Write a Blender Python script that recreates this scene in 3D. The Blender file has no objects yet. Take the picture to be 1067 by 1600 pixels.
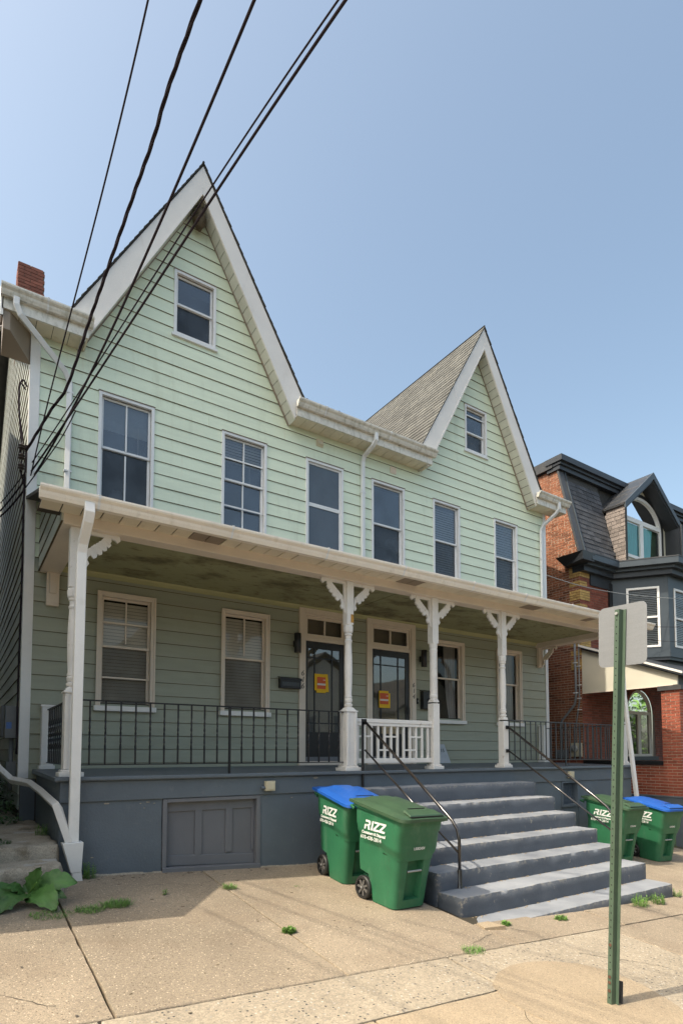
import bpy, bmesh, math, random
from mathutils import Vector, Matrix
from mathutils import noise as mnoise
PI = math.pi
R = math.radians
random.seed(7)
S = bpy.context.scene
COL = S.collection
# ------------------------------------------------------------------ camera
cam = bpy.data.cameras.new('camera')
cam.sensor_fit = 'HORIZONTAL'
cam.sensor_width = 36
cam.lens = 907.45 / 1067 * 36
cam.shift_y = (1126.33 - 800) / 1067
cam.clip_start = 0.05
cam.clip_end = 800
camo = bpy.data.objects.new('camera', cam)
COL.objects.link(camo)
camo.location = (-.74, -8.87, .222)
camo.rotation_euler = (R(90 + 3.175), 0, -R(33.648))
S.camera = camo
# ------------------------------------------------------------------ world and sun
SUN_EL = 54.0
SUN_BEHIND = 1.2          # degrees behind the facade plane
w = bpy.data.worlds.new('World')
S.world = w
w.use_nodes = True
nt = w.node_tree
sky = nt.nodes.new('ShaderNodeTexSky')
sky.sky_type = 'NISHITA'
sky.sun_disc = False
sky.sun_elevation = R(SUN_EL)
sky.sun_rotation = R(-90 + SUN_BEHIND)
sky.air_density = 1.0
sky.dust_density = 4.0
sky.ozone_density = 1.6
bg = nt.nodes['Background']
hz = nt.nodes.new('ShaderNodeMixRGB')
hz.blend_type = 'MULTIPLY'
hz.inputs[0].default_value = 1
hz.inputs[2].default_value = (.93, .90, .765, 1)
nt.links.new(sky.outputs[0], hz.inputs[1])
nt.links.new(hz.outputs[0], bg.inputs[0])
bg.inputs[1].default_value = 0.15
sl = bpy.data.lights.new('sun', 'SUN')
sl.energy = 2.05
sl.angle = R(0.53)
sl.color = (1.0, .90, .74)
so = bpy.data.objects.new('sun', sl)
COL.objects.link(so)
sd = Vector((-math.cos(R(SUN_EL)) * math.cos(R(SUN_BEHIND)), math.cos(R(SUN_EL)) * math.sin(R(SUN_BEHIND)), math.sin(R(SUN_EL))))
so.rotation_euler = sd.to_track_quat('Z', 'Y').to_euler()
so.location = sd * 60
S.view_settings.view_transform = 'Standard'
S.view_settings.look = 'None'
S.view_settings.exposure = 1.27
S.view_settings.gamma = 1
S.view_settings.use_curve_mapping = False


# ------------------------------------------------------------------ helpers
class MB:
    def __init__(s):
        s.v = []; s.f = []; s.m = []

    def add(s, vs, fs, m=0):
        o = len(s.v)
        s.v += [tuple(a) for a in vs]
        for f in fs:
            s.f.append(tuple(i + o for i in f)); s.m.append(m)
        return s

    def poly(s, vs, m=0):
        return s.add(vs, [tuple(range(len(vs)))], m)

    def box(s, x0, x1, y0, y1, z0, z1, m=0):
        vs = [(x0, y0, z0), (x1, y0, z0), (x1, y1, z0), (x0, y1, z0), (x0, y0, z1), (x1, y0, z1), (x1, y1, z1), (x0, y1, z1)]
        return s.add(vs, [(0, 3, 2, 1), (4, 5, 6, 7), (0, 1, 5, 4), (1, 2, 6, 5), (2, 3, 7, 6), (3, 0, 4, 7)], m)

    def hexa(s, b, t, m=0):
        """b: 4 bottom points ccw from above, t: 4 top points"""
        return s.add(list(b) + list(t), [(0, 3, 2, 1), (4, 5, 6, 7), (0, 1, 5, 4), (1, 2, 6, 5), (2, 3, 7, 6), (3, 0, 4, 7)], m)

    def obox(s, c, ux, uy, uz, m=0):
        c = Vector(c); ux = Vector(ux); uy = Vector(uy); uz = Vector(uz)
        b = [c - ux - uy - uz, c + ux - uy - uz, c + ux + uy - uz, c - ux + uy - uz]
        t = [p + 2 * uz for p in b]
        return s.hexa(b, t, m)

    def prism(s, pts, axis, a0, a1, m=0):
        """pts: 2-D outline; axis 0: pts are (y,z); 1: (x,z); 2: (x,y)"""
        def mk(p, a):
            if axis == 0: return (a, p[0], p[1])
            if axis == 1: return (p[0], a, p[1])
            return (p[0], p[1], a)
        n = len(pts)
        vs = [mk(p, a0) for p in pts] + [mk(p, a1) for p in pts]
        fs = [tuple(range(n)), tuple(range(2 * n - 1, n - 1, -1))] + [(i, i + n, (i + 1) % n + n, (i + 1) % n) for i in range(n)]
        return s.add(vs, fs, m)

    def tube(s, path, r, n=8, m=0, cap=True, rect=None, up=(0, 0, 1)):
        path = [Vector(p) for p in path]
        rr = r if isinstance(r, (list, tuple)) else [r] * len(path)
        o = len(s.v); k = len(path)
        up = Vector(up)
        prev = None
        for i, p in enumerate(path):
            d = (path[min(i + 1, k - 1)] - path[max(i - 1, 0)]).normalized()
            if prev is None:
                a = d.cross(up)
                if a.length < 1e-3: a = d.cross(Vector((1, 0, 0)))
                a.normalize()
            else:
                a = prev - d * prev.dot(d)
                if a.length < 1e-4: a = d.cross(up)
                a.normalize()
            prev = a
            b = d.cross(a).normalized()
            if rect:
                # mitre scale
                sc = 1.0
                if 0 < i < k - 1:
                    d0 = (path[i] - path[i - 1]).normalized()
                    c = max(.5, math.sqrt(max(0, (1 + d0.dot((path[i + 1] - path[i]).normalized())) / 2)))
                    sc = 1 / c
                for (u, v) in ((-1, -1), (1, -1), (1, 1), (-1, 1)):
                    s.v.append(tuple(p + a * u * rect[0] / 2 + b * v * rect[1] / 2 * sc))
            else:
                for j in range(n):
                    t = 2 * PI * j / n
                    s.v.append(tuple(p + (a * math.cos(t) + b * math.sin(t)) * rr[i]))
        if rect: n = 4
        for i in range(k - 1):
            for j in range(n):
                s.f.append((o + i * n + j, o + i * n + (j + 1) % n, o + (i + 1) * n + (j + 1) % n, o + (i + 1) * n + j)); s.m.append(m)
        if cap:
            s.f.append(tuple(o + j for j in range(n - 1, -1, -1))); s.m.append(m)
            s.f.append(tuple(o + (k - 1) * n + j for j in range(n))); s.m.append(m)
        return s

    def lathe(s, prof, c, n=16, m=0, axis=2, rot=0):
        """prof: (r,h) list, from bottom to top"""
        o = len(s.v)
        for (r, h) in prof:
            for j in range(n):
                t = 2 * PI * j / n + rot
                a, b = r * math.cos(t), r * math.sin(t)
                if axis == 2: s.v.append((c[0] + a, c[1] + b, c[2] + h))
                elif axis == 0: s.v.append((c[0] + h, c[1] + a, c[2] + b))
                else: s.v.append((c[0] + b, c[1] + h, c[2] + a))
        for i in range(len(prof) - 1):
            for j in range(n):
                s.f.append((o + i * n + j, o + i * n + (j + 1) % n, o + (i + 1) * n + (j + 1) % n, o + (i + 1) * n + j)); s.m.append(m)
        s.f.append(tuple(o + j for j in range(n - 1, -1, -1))); s.m.append(m)
        k = len(prof) - 1
        s.f.append(tuple(o + k * n + j for j in range(n))); s.m.append(m)
        return s


WO = {}


def obj(name, mb, mats, parent=None, loc=None, smooth=False, bevel=0, label=None, kind=None, recalc=True):
    me = bpy.data.meshes.new(name)
    L = Vector(loc) if loc is not None else (WO[parent.name] if parent else Vector((0, 0, 0)))
    me.from_pydata([(v[0] - L.x, v[1] - L.y, v[2] - L.z) for v in mb.v], [], mb.f)
    if not isinstance(mats, (list, tuple)): mats = [mats]
    for m in mats: me.materials.append(m)
    for p, mi in zip(me.polygons, mb.m):
        p.material_index = mi
        p.use_smooth = bool(smooth)
    if recalc:
        bm = bmesh.new(); bm.from_mesh(me)
        bmesh.ops.recalc_face_normals(bm, faces=bm.faces)
        bm.to_mesh(me); bm.free()
    if smooth and smooth is not True:
        try: me.set_sharp_from_angle(angle=R(smooth))
        except Exception: pass
    me.update()
    o = bpy.data.objects.new(name, me)
    COL.objects.link(o)
    if parent:
        o.parent = parent
        o.location = L - WO[parent.name]
    else:
        o.location = L
    WO[o.name] = L.copy()
    if bevel:
        b = o.modifiers.new('bevel', 'BEVEL'); b.width = bevel; b.segments = 1 if bevel < .006 else 2; b.limit_method = 'ANGLE'; b.angle_limit = R(35)
    if label: o['label'] = label
    if kind: o['kind'] = kind
    return o


def thing(name, loc, label, cat, group=None):
    o = bpy.data.objects.new(name, None)
    COL.objects.link(o)
    o.location = loc
    o.empty_display_size = .2
    WO[o.name] = Vector(loc)
    o['label'] = label; o['category'] = cat
    if group: o['group'] = group
    return o


def tag(o, label, cat, group=None):
    o['label'] = label; o['category'] = cat
    if group: o['group'] = group
    return o


def struct(o):
    o['kind'] = 'structure'
    return o


# ------------------------------------------------------------------ materials
def pmat(name, col, rough=.6, var=.1, scale=5, bump=0, bscale=60, stretch=(1, 1, 1), spec=.5, metal=0, dirt=None, rnd=0, speck=None, coord='pos', fine=.04, dirt2=None, attr=None):
    m = bpy.data.materials.new(name)
    m.use_nodes = True
    t = m.node_tree; N = t.nodes; Lk = t.links
    P = N['Principled BSDF']
    P.inputs['Roughness'].default_value = rough
    P.inputs['Metallic'].default_value = metal
    P.inputs['Specular IOR Level'].default_value = spec
    if coord == 'pos':
        g = N.new('ShaderNodeNewGeometry'); co = g.outputs['Position']
    else:
        g = N.new('ShaderNodeTexCoord'); co = g.outputs['Object']
    mp = N.new('ShaderNodeMapping'); mp.inputs['Scale'].default_value = stretch
    Lk.new(co, mp.inputs[0])

    def noise(sc, det=5, vec=None, rg=.55):
        n = N.new('ShaderNodeTexNoise'); n.inputs['Scale'].default_value = sc; n.inputs['Detail'].default_value = det
        n.inputs['Roughness'].default_value = rg
        Lk.new(vec if vec is not None else mp.outputs[0], n.inputs['Vector'])
        return n.outputs['Fac']

    def ramp(fac, a, b, c0=(0, 0, 0, 1), c1=(1, 1, 1, 1)):
        r = N.new('ShaderNodeValToRGB'); r.color_ramp.elements[0].position = a; r.color_ramp.elements[1].position = b
        r.color_ramp.elements[0].color = c0; r.color_ramp.elements[1].color = c1
        Lk.new(fac, r.inputs[0]); return r.outputs[0]

    def mix(fac, a, b, mode='MIX'):
        x = N.new('ShaderNodeMixRGB'); x.blend_type = mode
        if isinstance(fac, float): x.inputs[0].default_value = fac
        else: Lk.new(fac, x.inputs[0])
        for i, q in ((1, a), (2, b)):
            if isinstance(q, tuple): x.inputs[i].default_value = (q[0], q[1], q[2], 1)
            else: Lk.new(q, x.inputs[i])
        return x.outputs[0]

    lo = tuple(max(0, c * (1 - var)) for c in col); hi = tuple(min(1, c * (1 + var)) for c in col)
    c = ramp(noise(scale), .3, .7, lo + (1,), hi + (1,))
    if fine:
        f = ramp(noise(140, 3, co), .3, .7, (1 - fine * 2,) * 3 + (1,), (1 + fine, 1 + fine, 1 + fine, 1))
        c = mix(1.0, c, f, 'MULTIPLY')
    if speck:
        # stone chips: (scale, dark colour, light colour, density)
        vz = N.new('ShaderNodeTexVoronoi'); vz.inputs['Scale'].default_value = speck[0]; Lk.new(co, vz.inputs['Vector'])
        chip = ramp(vz.outputs['Distance'], .18, .3, (1, 1, 1, 1), (0, 0, 0, 1))
        sp = N.new('ShaderNodeSeparateColor'); Lk.new(vz.outputs['Color'], sp.inputs[0])
        pick = ramp(sp.outputs[0], 1 - speck[3] - .01, 1 - speck[3])
        tint = ramp(sp.outputs[1], .35, .65, speck[1] + (1,), speck[2] + (1,))
        fm = N.new('ShaderNodeMath'); fm.operation = 'MULTIPLY'; Lk.new(chip, fm.inputs[0]); Lk.new(pick, fm.inputs[1])
        c = mix(fm.outputs[0], c, tint)
        vz2 = N.new('ShaderNodeTexVoronoi'); vz2.inputs['Scale'].default_value = speck[0] * 2.3; Lk.new(co, vz2.inputs['Vector'])
        sp2 = N.new('ShaderNodeSeparateColor'); Lk.new(vz2.outputs['Color'], sp2.inputs[0])
        g2 = ramp(sp2.outputs[0], 0, 1, (.78, .78, .78, 1), (1.16, 1.14, 1.1, 1))
        c = mix(1.0, c, g2, 'MULTIPLY')
    for dd in (dirt, dirt2):
        if dd:
            # (colour, lo, hi, scale, stretch, strength)
            mp2 = N.new('ShaderNodeMapping'); mp2.inputs['Scale'].default_value = dd[4]; Lk.new(co, mp2.inputs[0])
            dn = ramp(noise(dd[3], 7, mp2.outputs[0], .65), dd[1], dd[2], (0, 0, 0, 1), (dd[5],) * 3 + (1,))
            c = mix(dn, c, dd[0])
    if rnd:
        oi = N.new('ShaderNodeObjectInfo')
        rr = ramp(oi.outputs['Random'], 0, 1, (1 - rnd,) * 3 + (1,), (1 + rnd,) * 3 + (1,))
        c = mix(1.0, c, rr, 'MULTIPLY')
    if attr:
        at = N.new('ShaderNodeVertexColor'); at.layer_name = attr
        c = mix(1.0, c, at.outputs[0], 'MULTIPLY')
    Lk.new(c, P.inputs['Base Color'])
    if bump:
        b = N.new('ShaderNodeBump'); b.inputs['Strength'].default_value = bump; b.inputs['Distance'].default_value = .01
        Lk.new(noise(bscale, 6), b.inputs['Height']); Lk.new(b.outputs[0], P.inputs['Normal'])
    return m


def glass(name, tint=(.02, .025, .03), refl=1.5, clear=.75, rough=.02, wob=.02, dmix=.22):
    """thin window glass: what lies behind shows through, the outside reflects"""
    m = bpy.data.materials.new(name); m.use_nodes = True
    t = m.node_tree; N = t.nodes; Lk = t.links
    out = N['Material Output']; N.remove(N['Principled BSDF'])
    tr = N.new('ShaderNodeBsdfTransparent'); tr.inputs[0].default_value = (clear, clear, clear, 1)
    gl = N.new('ShaderNodeBsdfGlossy'); gl.inputs['Roughness'].default_value = rough
    gl.inputs[0].default_value = (.95, .97, 1, 1)
    df = N.new('ShaderNodeBsdfDiffuse'); df.inputs[0].default_value = tint + (1,)
    a = N.new('ShaderNodeMixShader')
    fn = N.new('ShaderNodeTexNoise'); fn.inputs['Scale'].default_value = 2.2; fn.inputs['Detail'].default_value = 4
    fg = N.new('ShaderNodeNewGeometry'); Lk.new(fg.outputs['Position'], fn.inputs['Vector'])
    fr_ = N.new('ShaderNodeMapRange'); fr_.inputs[1].default_value = .3; fr_.inputs[2].default_value = .7; fr_.inputs[3].default_value = dmix * .4; fr_.inputs[4].default_value = min(1, dmix * 1.7)
    Lk.new(fn.outputs['Fac'], fr_.inputs[0]); Lk.new(fr_.outputs[0], a.inputs[0])
    Lk.new(tr.outputs[0], a.inputs[1]); Lk.new(df.outputs[0], a.inputs[2])
    fr = N.new('ShaderNodeFresnel'); fr.inputs[0].default_value = refl
    g = N.new('ShaderNodeNewGeometry')
    n = N.new('ShaderNodeTexNoise'); n.inputs['Scale'].default_value = 1.6; n.inputs['Detail'].default_value = 1
    Lk.new(g.outputs['Position'], n.inputs['Vector'])
    b = N.new('ShaderNodeBump'); b.inputs['Strength'].default_value = wob; b.inputs['Distance'].default_value = .1
    Lk.new(n.outputs[0], b.inputs['Height']); Lk.new(b.outputs[0], gl.inputs['Normal'])
    x = N.new('ShaderNodeMixShader'); Lk.new(fr.outputs[0], x.inputs[0]); Lk.new(a.outputs[0], x.inputs[1]); Lk.new(gl.outputs[0], x.inputs[2])
    Lk.new(x.outputs[0], out.inputs[0])
    return m


M = {}
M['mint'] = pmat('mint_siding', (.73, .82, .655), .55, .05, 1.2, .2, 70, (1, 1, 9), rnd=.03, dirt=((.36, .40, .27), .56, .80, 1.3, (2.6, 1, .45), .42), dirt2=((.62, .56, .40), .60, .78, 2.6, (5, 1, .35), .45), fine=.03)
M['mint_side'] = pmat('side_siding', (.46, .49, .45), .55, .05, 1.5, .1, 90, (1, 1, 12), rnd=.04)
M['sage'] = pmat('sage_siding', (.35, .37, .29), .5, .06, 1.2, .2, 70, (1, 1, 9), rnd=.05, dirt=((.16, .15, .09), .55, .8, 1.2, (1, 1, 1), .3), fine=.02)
M['lap_shade_grime'] = pmat('lap_shade_grime_line', (.115, .085, .045), .9, .3, 8)
M['white'] = pmat('white_paint', (.82, .81, .79), .45, .04, 4, .05, 40, dirt=((.42, .38, .30), .60, .85, 5, (1, 1, 1), .3), fine=.02)
M['white_old'] = pmat('weathered_white_paint', (.74, .72, .69), .55, .05, 5, .2, 30, dirt=((.36, .31, .24), .60, .72, 14, (1, 1, .7), .6), fine=.03)
M['cream'] = pmat('cream_trim', (.74, .65, .55), .5, .04, 4, .05, 40, dirt=((.40, .31, .20), .6, .85, 6, (1, 1, 1), .35), fine=.02)
M['alu'] = pmat('white_aluminium', (.76, .77, .78), .4, .03, 5, fine=.02)
M['rake'] = pmat('rake_board', (.76, .74, .72), .5, .05, 2, .03, 30, dirt=((.42, .37, .30), .6, .85, 3, (1, 1, .6), .4))
M['gutter'] = pmat('gutter_paint', (.87, .81, .72), .42, .05, 3, dirt=((.36, .30, .20), .55, .8, 7, (1, 1, .5), .45))
M['gutter_top'] = pmat('weathered_gutter', (.74, .72, .66), .45, .08, 3, dirt=((.28, .27, .20), .48, .72, 9, (1.4, 1, .6), .7))
M['soffit'] = pmat('soffit_panel', (.74, .67, .53), .5, .05, 4, rnd=.05, dirt=((.36, .30, .2), .55, .8, 7, (1, 1, 1), .5))
M['soffit_g'] = pmat('gable_soffit', (.60, .60, .54), .5, .05, 4, rnd=.07, dirt=((.34, .33, .27), .55, .8, 7, (1, 1, 1), .45))
M['tan'] = pmat('brown_soffit', (.27, .22, .17), .5, .05, 4, rnd=.05)
M['shadowline'] = pmat('joint_line', (.06, .05, .04), .9, .2, 8)
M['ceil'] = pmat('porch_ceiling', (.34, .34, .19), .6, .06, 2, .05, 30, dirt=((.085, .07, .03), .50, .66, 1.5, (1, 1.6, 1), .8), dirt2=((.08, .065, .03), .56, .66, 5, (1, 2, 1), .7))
M['crown'] = pmat('crown_moulding', (.44, .43, .22), .5, .05, 3)
M['greypaint'] = pmat('grey_porch_paint', (.11, .135, .16), .5, .08, 3, .5, 45, dirt=((.20, .21, .22), .62, .75, 9, (1, 1, 1), .35), fine=.04)
M['greywood'] = pmat('grey_painted_wood', (.15, .155, .17), .5, .06, 3, .15, 60, (1, 1, 1), dirt=((.19, .14, .09), .62, .8, 5, (1, 1, 1), .3))
M['step'] = pmat('grey_step_paint', (.09, .105, .13), .62, .07, 4, .5, 55, dirt=((.42, .38, .30), .635, .70, 9, (1, 1, 1), .55), fine=.06)
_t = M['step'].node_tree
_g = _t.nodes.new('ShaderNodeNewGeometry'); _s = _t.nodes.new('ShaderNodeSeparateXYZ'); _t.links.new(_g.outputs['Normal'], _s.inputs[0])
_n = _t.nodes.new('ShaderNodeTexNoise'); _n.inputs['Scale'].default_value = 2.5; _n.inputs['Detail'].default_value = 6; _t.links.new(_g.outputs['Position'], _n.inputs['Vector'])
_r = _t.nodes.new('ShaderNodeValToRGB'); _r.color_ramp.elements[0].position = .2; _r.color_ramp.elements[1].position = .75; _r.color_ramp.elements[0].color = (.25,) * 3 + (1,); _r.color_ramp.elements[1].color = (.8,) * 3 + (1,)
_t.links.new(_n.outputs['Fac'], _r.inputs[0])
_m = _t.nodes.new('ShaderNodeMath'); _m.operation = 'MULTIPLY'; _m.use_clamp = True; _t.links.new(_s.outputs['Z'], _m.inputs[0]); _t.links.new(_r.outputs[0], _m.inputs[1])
_x = _t.nodes.new('ShaderNodeMixRGB'); _x.inputs[2].default_value = (.37, .385, .41, 1); _t.links.new(_m.outputs[0], _x.inputs[0])  # upward faces lighter: sunlit treads put into the colour, with foot dust
_pt = _t.nodes.new('ShaderNodeValToRGB'); _pt.color_ramp.elements[0].position = .53; _pt.color_ramp.elements[1].position = .60; _t.links.new(_g.outputs['Pointiness'], _pt.inputs[0])
_n2 = _t.nodes.new('ShaderNodeTexNoise'); _n2.inputs['Scale'].default_value = 22; _n2.inputs['Detail'].default_value = 6; _t.links.new(_g.outputs['Position'], _n2.inputs['Vector'])
_r2 = _t.nodes.new('ShaderNodeValToRGB'); _r2.color_ramp.elements[0].position = .52; _r2.color_ramp.elements[1].position = .58; _t.links.new(_n2.outputs['Fac'], _r2.inputs[0])
_m2 = _t.nodes.new('ShaderNodeMath'); _m2.operation = 'MULTIPLY'; _t.links.new(_pt.outputs[0], _m2.inputs[0]); _t.links.new(_r2.outputs[0], _m2.inputs[1])
_x2 = _t.nodes.new('ShaderNodeMixRGB'); _x2.inputs[2].default_value = (.42, .38, .31, 1); _t.links.new(_m2.outputs[0], _x2.inputs[0]); _t.links.new(_x.outputs[0], _x2.inputs[1])
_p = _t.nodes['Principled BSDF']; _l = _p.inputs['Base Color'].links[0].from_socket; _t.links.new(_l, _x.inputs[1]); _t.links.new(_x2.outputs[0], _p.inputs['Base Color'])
M['roofdark'] = pmat('dark_shingle', (.05, .048, .045), .85, .2, 6, .5, 200, attr=None, rnd=.15)
M['roofgrey'] = pmat('grey_shingle', (.12, .12, .112), .85, .13, 5, .6, 220, attr='tone', dirt=((.36, .35, .30), .6, .75, 2.2, (1, 1, 1), .5))
M['roofblack'] = pmat('slate_shingle', (.06, .063, .072), .7, .15, 6, .5, 200, attr='tone')
M['roofbrown'] = pmat('brown_shingle', (.20, .17, .155), .8, .1, 9, .5, 200, rnd=.28)
M['roofbrown2'] = pmat('brown_grey_shingle', (.13, .115, .105), .8, .12, 9, .5, 200, attr='tone')
M['brick'] = pmat('orange_brick', (.30, .12, .065), .85, .2, 16, .6, 120, attr='tone', dirt=((.13, .035, .015), .58, .75, 6, (1, 1, 1), .5))
M['brick_red'] = pmat('red_brick', (.32, .085, .048), .8, .18, 16, .5, 120, rnd=.22)
M['brick_redj'] = pmat('red_brick_wall', (.27, .075, .045), .8, .15, 16, .5, 120, attr='tone')
M['brick_chim'] = pmat('chimney_brick', (.23, .085, .06), .85, .15, 16, .4, 120, rnd=.22)
M['brick_yel'] = pmat('yellow_brick', (.52, .34, .12), .8, .15, 16, .4, 120, rnd=.15)
M['mortar'] = pmat('mortar', (.56, .46, .36), .9, .12, 20, .3, 150)
M['mortar_d'] = pmat('dark_mortar', (.20, .15, .115), .9, .12, 20, .3, 150)
M['black'] = pmat('black_paint', (.018, .018, .02), .35, .1, 5)
M['blackiron'] = pmat('black_iron', (.013, .013, .015), .38, .15, 9, .1, 80)
M['greyiron'] = pmat('grey_iron', (.05, .058, .066), .4, .1, 9)
M['pipe'] = pmat('handrail_pipe', (.02, .017, .016), .2, .2, 20, .05, 60, spec=.9)
M['darkblue'] = pmat('dark_blue_grey_trim', (.055, .07, .085), .45, .1, 3, dirt=((.11, .12, .13), .6, .8, 4, (1, 1, 3), .3))
M['darkgrey'] = pmat('charcoal_trim', (.06, .062, .066), .5, .15, 6, .2, 80)
M['darkcornice'] = pmat('black_cornice', (.035, .04, .048), .45, .1, 4)
M['offwhite'] = pmat('offwhite_panel', (.66, .63, .53), .5, .03, 3)
M['creamwall'] = pmat('cream_clapboard', (.60, .57, .45), .6, .04, 3)
M['interior'] = pmat('dark_room', (.035, .032, .03), .9, .2, 2)
M['curtain'] = pmat('teal_curtain', (.26, .72, .70), .8, .08, 3, .3, 12, (12, 12, .4))
M['drape'] = pmat('grey_curtain', (.36, .35, .34), .8, .1, 5, .4, 14, (9, 9, .4))
M['blind'] = pmat('window_blind', (.78, .74, .64), .6, .04, 5)
M['blindw'] = pmat('pale_window_blind', (.66, .70, .72), .6, .03, 5)
M['screen'] = pmat('insect_screen', (.095, .125, .165), .55, .08, 3)
M['glass'] = glass('window_glass', tint=(.05, .05, .04), refl=1.45, clear=.92, dmix=.06)
M['glassp'] = glass('porch_screen_glass', tint=(.08, .075, .065), refl=1.3, clear=.62, rough=.15, dmix=.2)
M['glassu'] = glass('upper_window_glass', tint=(.13, .19, .27), refl=2.0, clear=.75, dmix=.25, wob=.05)
M['glassd'] = glass('door_glass', tint=(.22, .21, .16), refl=2.2, clear=.7)
M['meshglass'] = glass('screened_glass', tint=(.085, .105, .13), refl=1.4, clear=.5, rough=.25, dmix=.5)
M['bin'] = pmat('green_plastic', (.026, .135, .065), .46, .12, 3, .2, 150, spec=.4, dirt=((.15, .24, .17), .54, .78, 6, (1, 1, .3), .42), dirt2=((.06, .07, .05), .60, .76, 11, (1, 1, .5), .4), fine=.05)
M['lidg'] = pmat('dark_green_plastic', (.042, .085, .045), .42, .08, 5, .12, 150, dirt=((.16, .19, .12), .58, .8, 6, (1, 1, 1), .35))
M['lidb'] = pmat('blue_plastic', (.014, .095, .40), .4, .08, 5, .1, 150, dirt=((.08, .17, .42), .6, .8, 6, (1, 1, 1), .4))
M['tyre'] = pmat('black_plastic', (.018, .018, .018), .55, .1, 8)
M['spoke'] = pmat('worn_black_hub', (.11, .105, .10), .5, .1, 8)
M['hub'] = pmat('grey_hub', (.30, .30, .29), .4, .1, 8)
M['steel'] = pmat('galvanised_steel', (.45, .46, .45), .4, .06, 8, metal=.6)
M['signback'] = pmat('sign_back_aluminium', (.235, .245, .26), .42, .04, 8, .05, 90, (1, 1, 8), metal=.25, dirt=((.33, .33, .32), .6, .8, 6, (1, 1, 1), .4))
M['signgreen'] = pmat('green_sign_post', (.062, .10, .068), .5, .08, 6, .05, 90, dirt=((.12, .17, .11), .55, .8, 10, (1, 1, 1), .4))
M['rust'] = pmat('rust', (.11, .055, .035), .9, .3, 40, .4, 120)
M['hole'] = pmat('hole_dark', (.012, .012, .012), .9, .1, 8)
M['slab'] = pmat('tan_aggregate_concrete', (.305, .25, .185), .85, .15, 1.1, .5, 120, rnd=.08, speck=(48, (.10, .075, .05), (.62, .52, .40), .62), dirt=((.19, .14, .095), .50, .78, 1.8, (1, 1, 1), .55), dirt2=((.15, .11, .08), .60, .72, 7, (1, 1, 1), .4), fine=.14)
M['slab_l'] = pmat('pale_rough_concrete', (.37, .315, .24), .88, .10, 2, .6, 90, rnd=.03, speck=(30, (.045, .045, .05), (.50, .46, .40), .60), dirt=((.25, .20, .14), .52, .8, 2.2, (1, 1, 1), .4), fine=.12)
M['slab_s'] = pmat('smooth_sand_concrete', (.37, .295, .205), .85, .09, 2.5, .3, 120, rnd=.03, speck=(60, (.10, .08, .07), (.46, .40, .31), .22), dirt=((.24, .18, .12), .55, .8, 3, (1, 1, 1), .4), dirt2=((.06, .05, .045), .70, .74, 12, (1, 1, 1), .8), fine=.1)
M['ground'] = pmat('ground_dirt', (.05, .042, .028), .95, .25, 4, .4, 60)
M['asphalt'] = pmat('asphalt', (.05, .05, .05), .9, .15, 6, .4, 120)
M['oldconc'] = pmat('old_concrete', (.36, .32, .26), .9, .15, 3, .6, 40, dirt=((.13, .10, .06), .5, .7, 5, (1, 1, 1), .7), dirt2=((.42, .43, .43), .58, .66, 3, (1, 1, 1), .7), speck=(50, (.15, .12, .1), (.42, .38, .3), .3))
M['leaf'] = pmat('burdock_leaf', (.062, .15, .032), .5, .25, 12, .3, 40, rnd=.2)
M['leaf2'] = pmat('weed_leaf', (.13, .25, .045), .6, .3, 20, rnd=.2)
M['leafd'] = pmat('dark_weed_leaf', (.045, .11, .028), .6, .35, 9, rnd=.2)
M['grass'] = pmat('grass_blade', (.11, .22, .045), .7, .35, 12)
M['cable'] = pmat('black_cable', (.035, .028, .035), .95, .1, 8, spec=.1)
M['porcelain'] = pmat('dark_insulator', (.05, .035, .03), .3, .1, 8)
M['beigebox'] = pmat('beige_plastic', (.55, .50, .36), .5, .05, 8)
M['meter'] = pmat('meter_grey', (.20, .21, .22), .5, .08, 6)
M['stick_y'] = pmat('yellow_tape', (.80, .48, .0), .5, .03, 8)
M['stick_o'] = pmat('orange_print', (.62, .10, .02), .5, .05, 30)
M['stick_w'] = pmat('white_print', (.72, .66, .58), .5, .03, 8)
M['txtblack'] = pmat('black_number', (.015, .013, .012), .4, .1, 8)
M['txtwhite'] = pmat('white_print_ink', (.72, .74, .72), .5, .04, 30)
M['nest'] = pmat('mud_nest', (.10, .075, .045), .95, .4, 40, .8, 60)
M['orangewood'] = pmat('bare_wood_patch', (.50, .27, .06), .8, .3, 18)
M['iron_snow'] = pmat('rusted_casting', (.05, .03, .03), .8, .3, 30)


def tone(o, per, lo, hi, seed=1, tints=None):
    """random grey value per piece in a joined mesh (per = faces in each piece)"""
    me = o.data
    rnd = random.Random(seed)
    ca = me.color_attributes.new('tone', 'FLOAT_COLOR', 'CORNER')
    vals = []
    n = len(me.polygons)
    cur = None
    k = 0
    for i, p in enumerate(me.polygons):
        if i % per == 0:
            g = rnd.uniform(lo, hi)
            if tints and rnd.random() < tints[0]: g = tints[1]
            cur = (g, g, g, 1)
        for _ in range(p.loop_total): vals += cur
    ca.data.foreach_set('color', vals)


# ------------------------------------------------------------------ ground
def gz(x, y):
    return -.887 - .06 * x + .0816 * y


def gpt(x, y, dz=0):
    return (x, y, gz(x, y) + dz)


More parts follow.
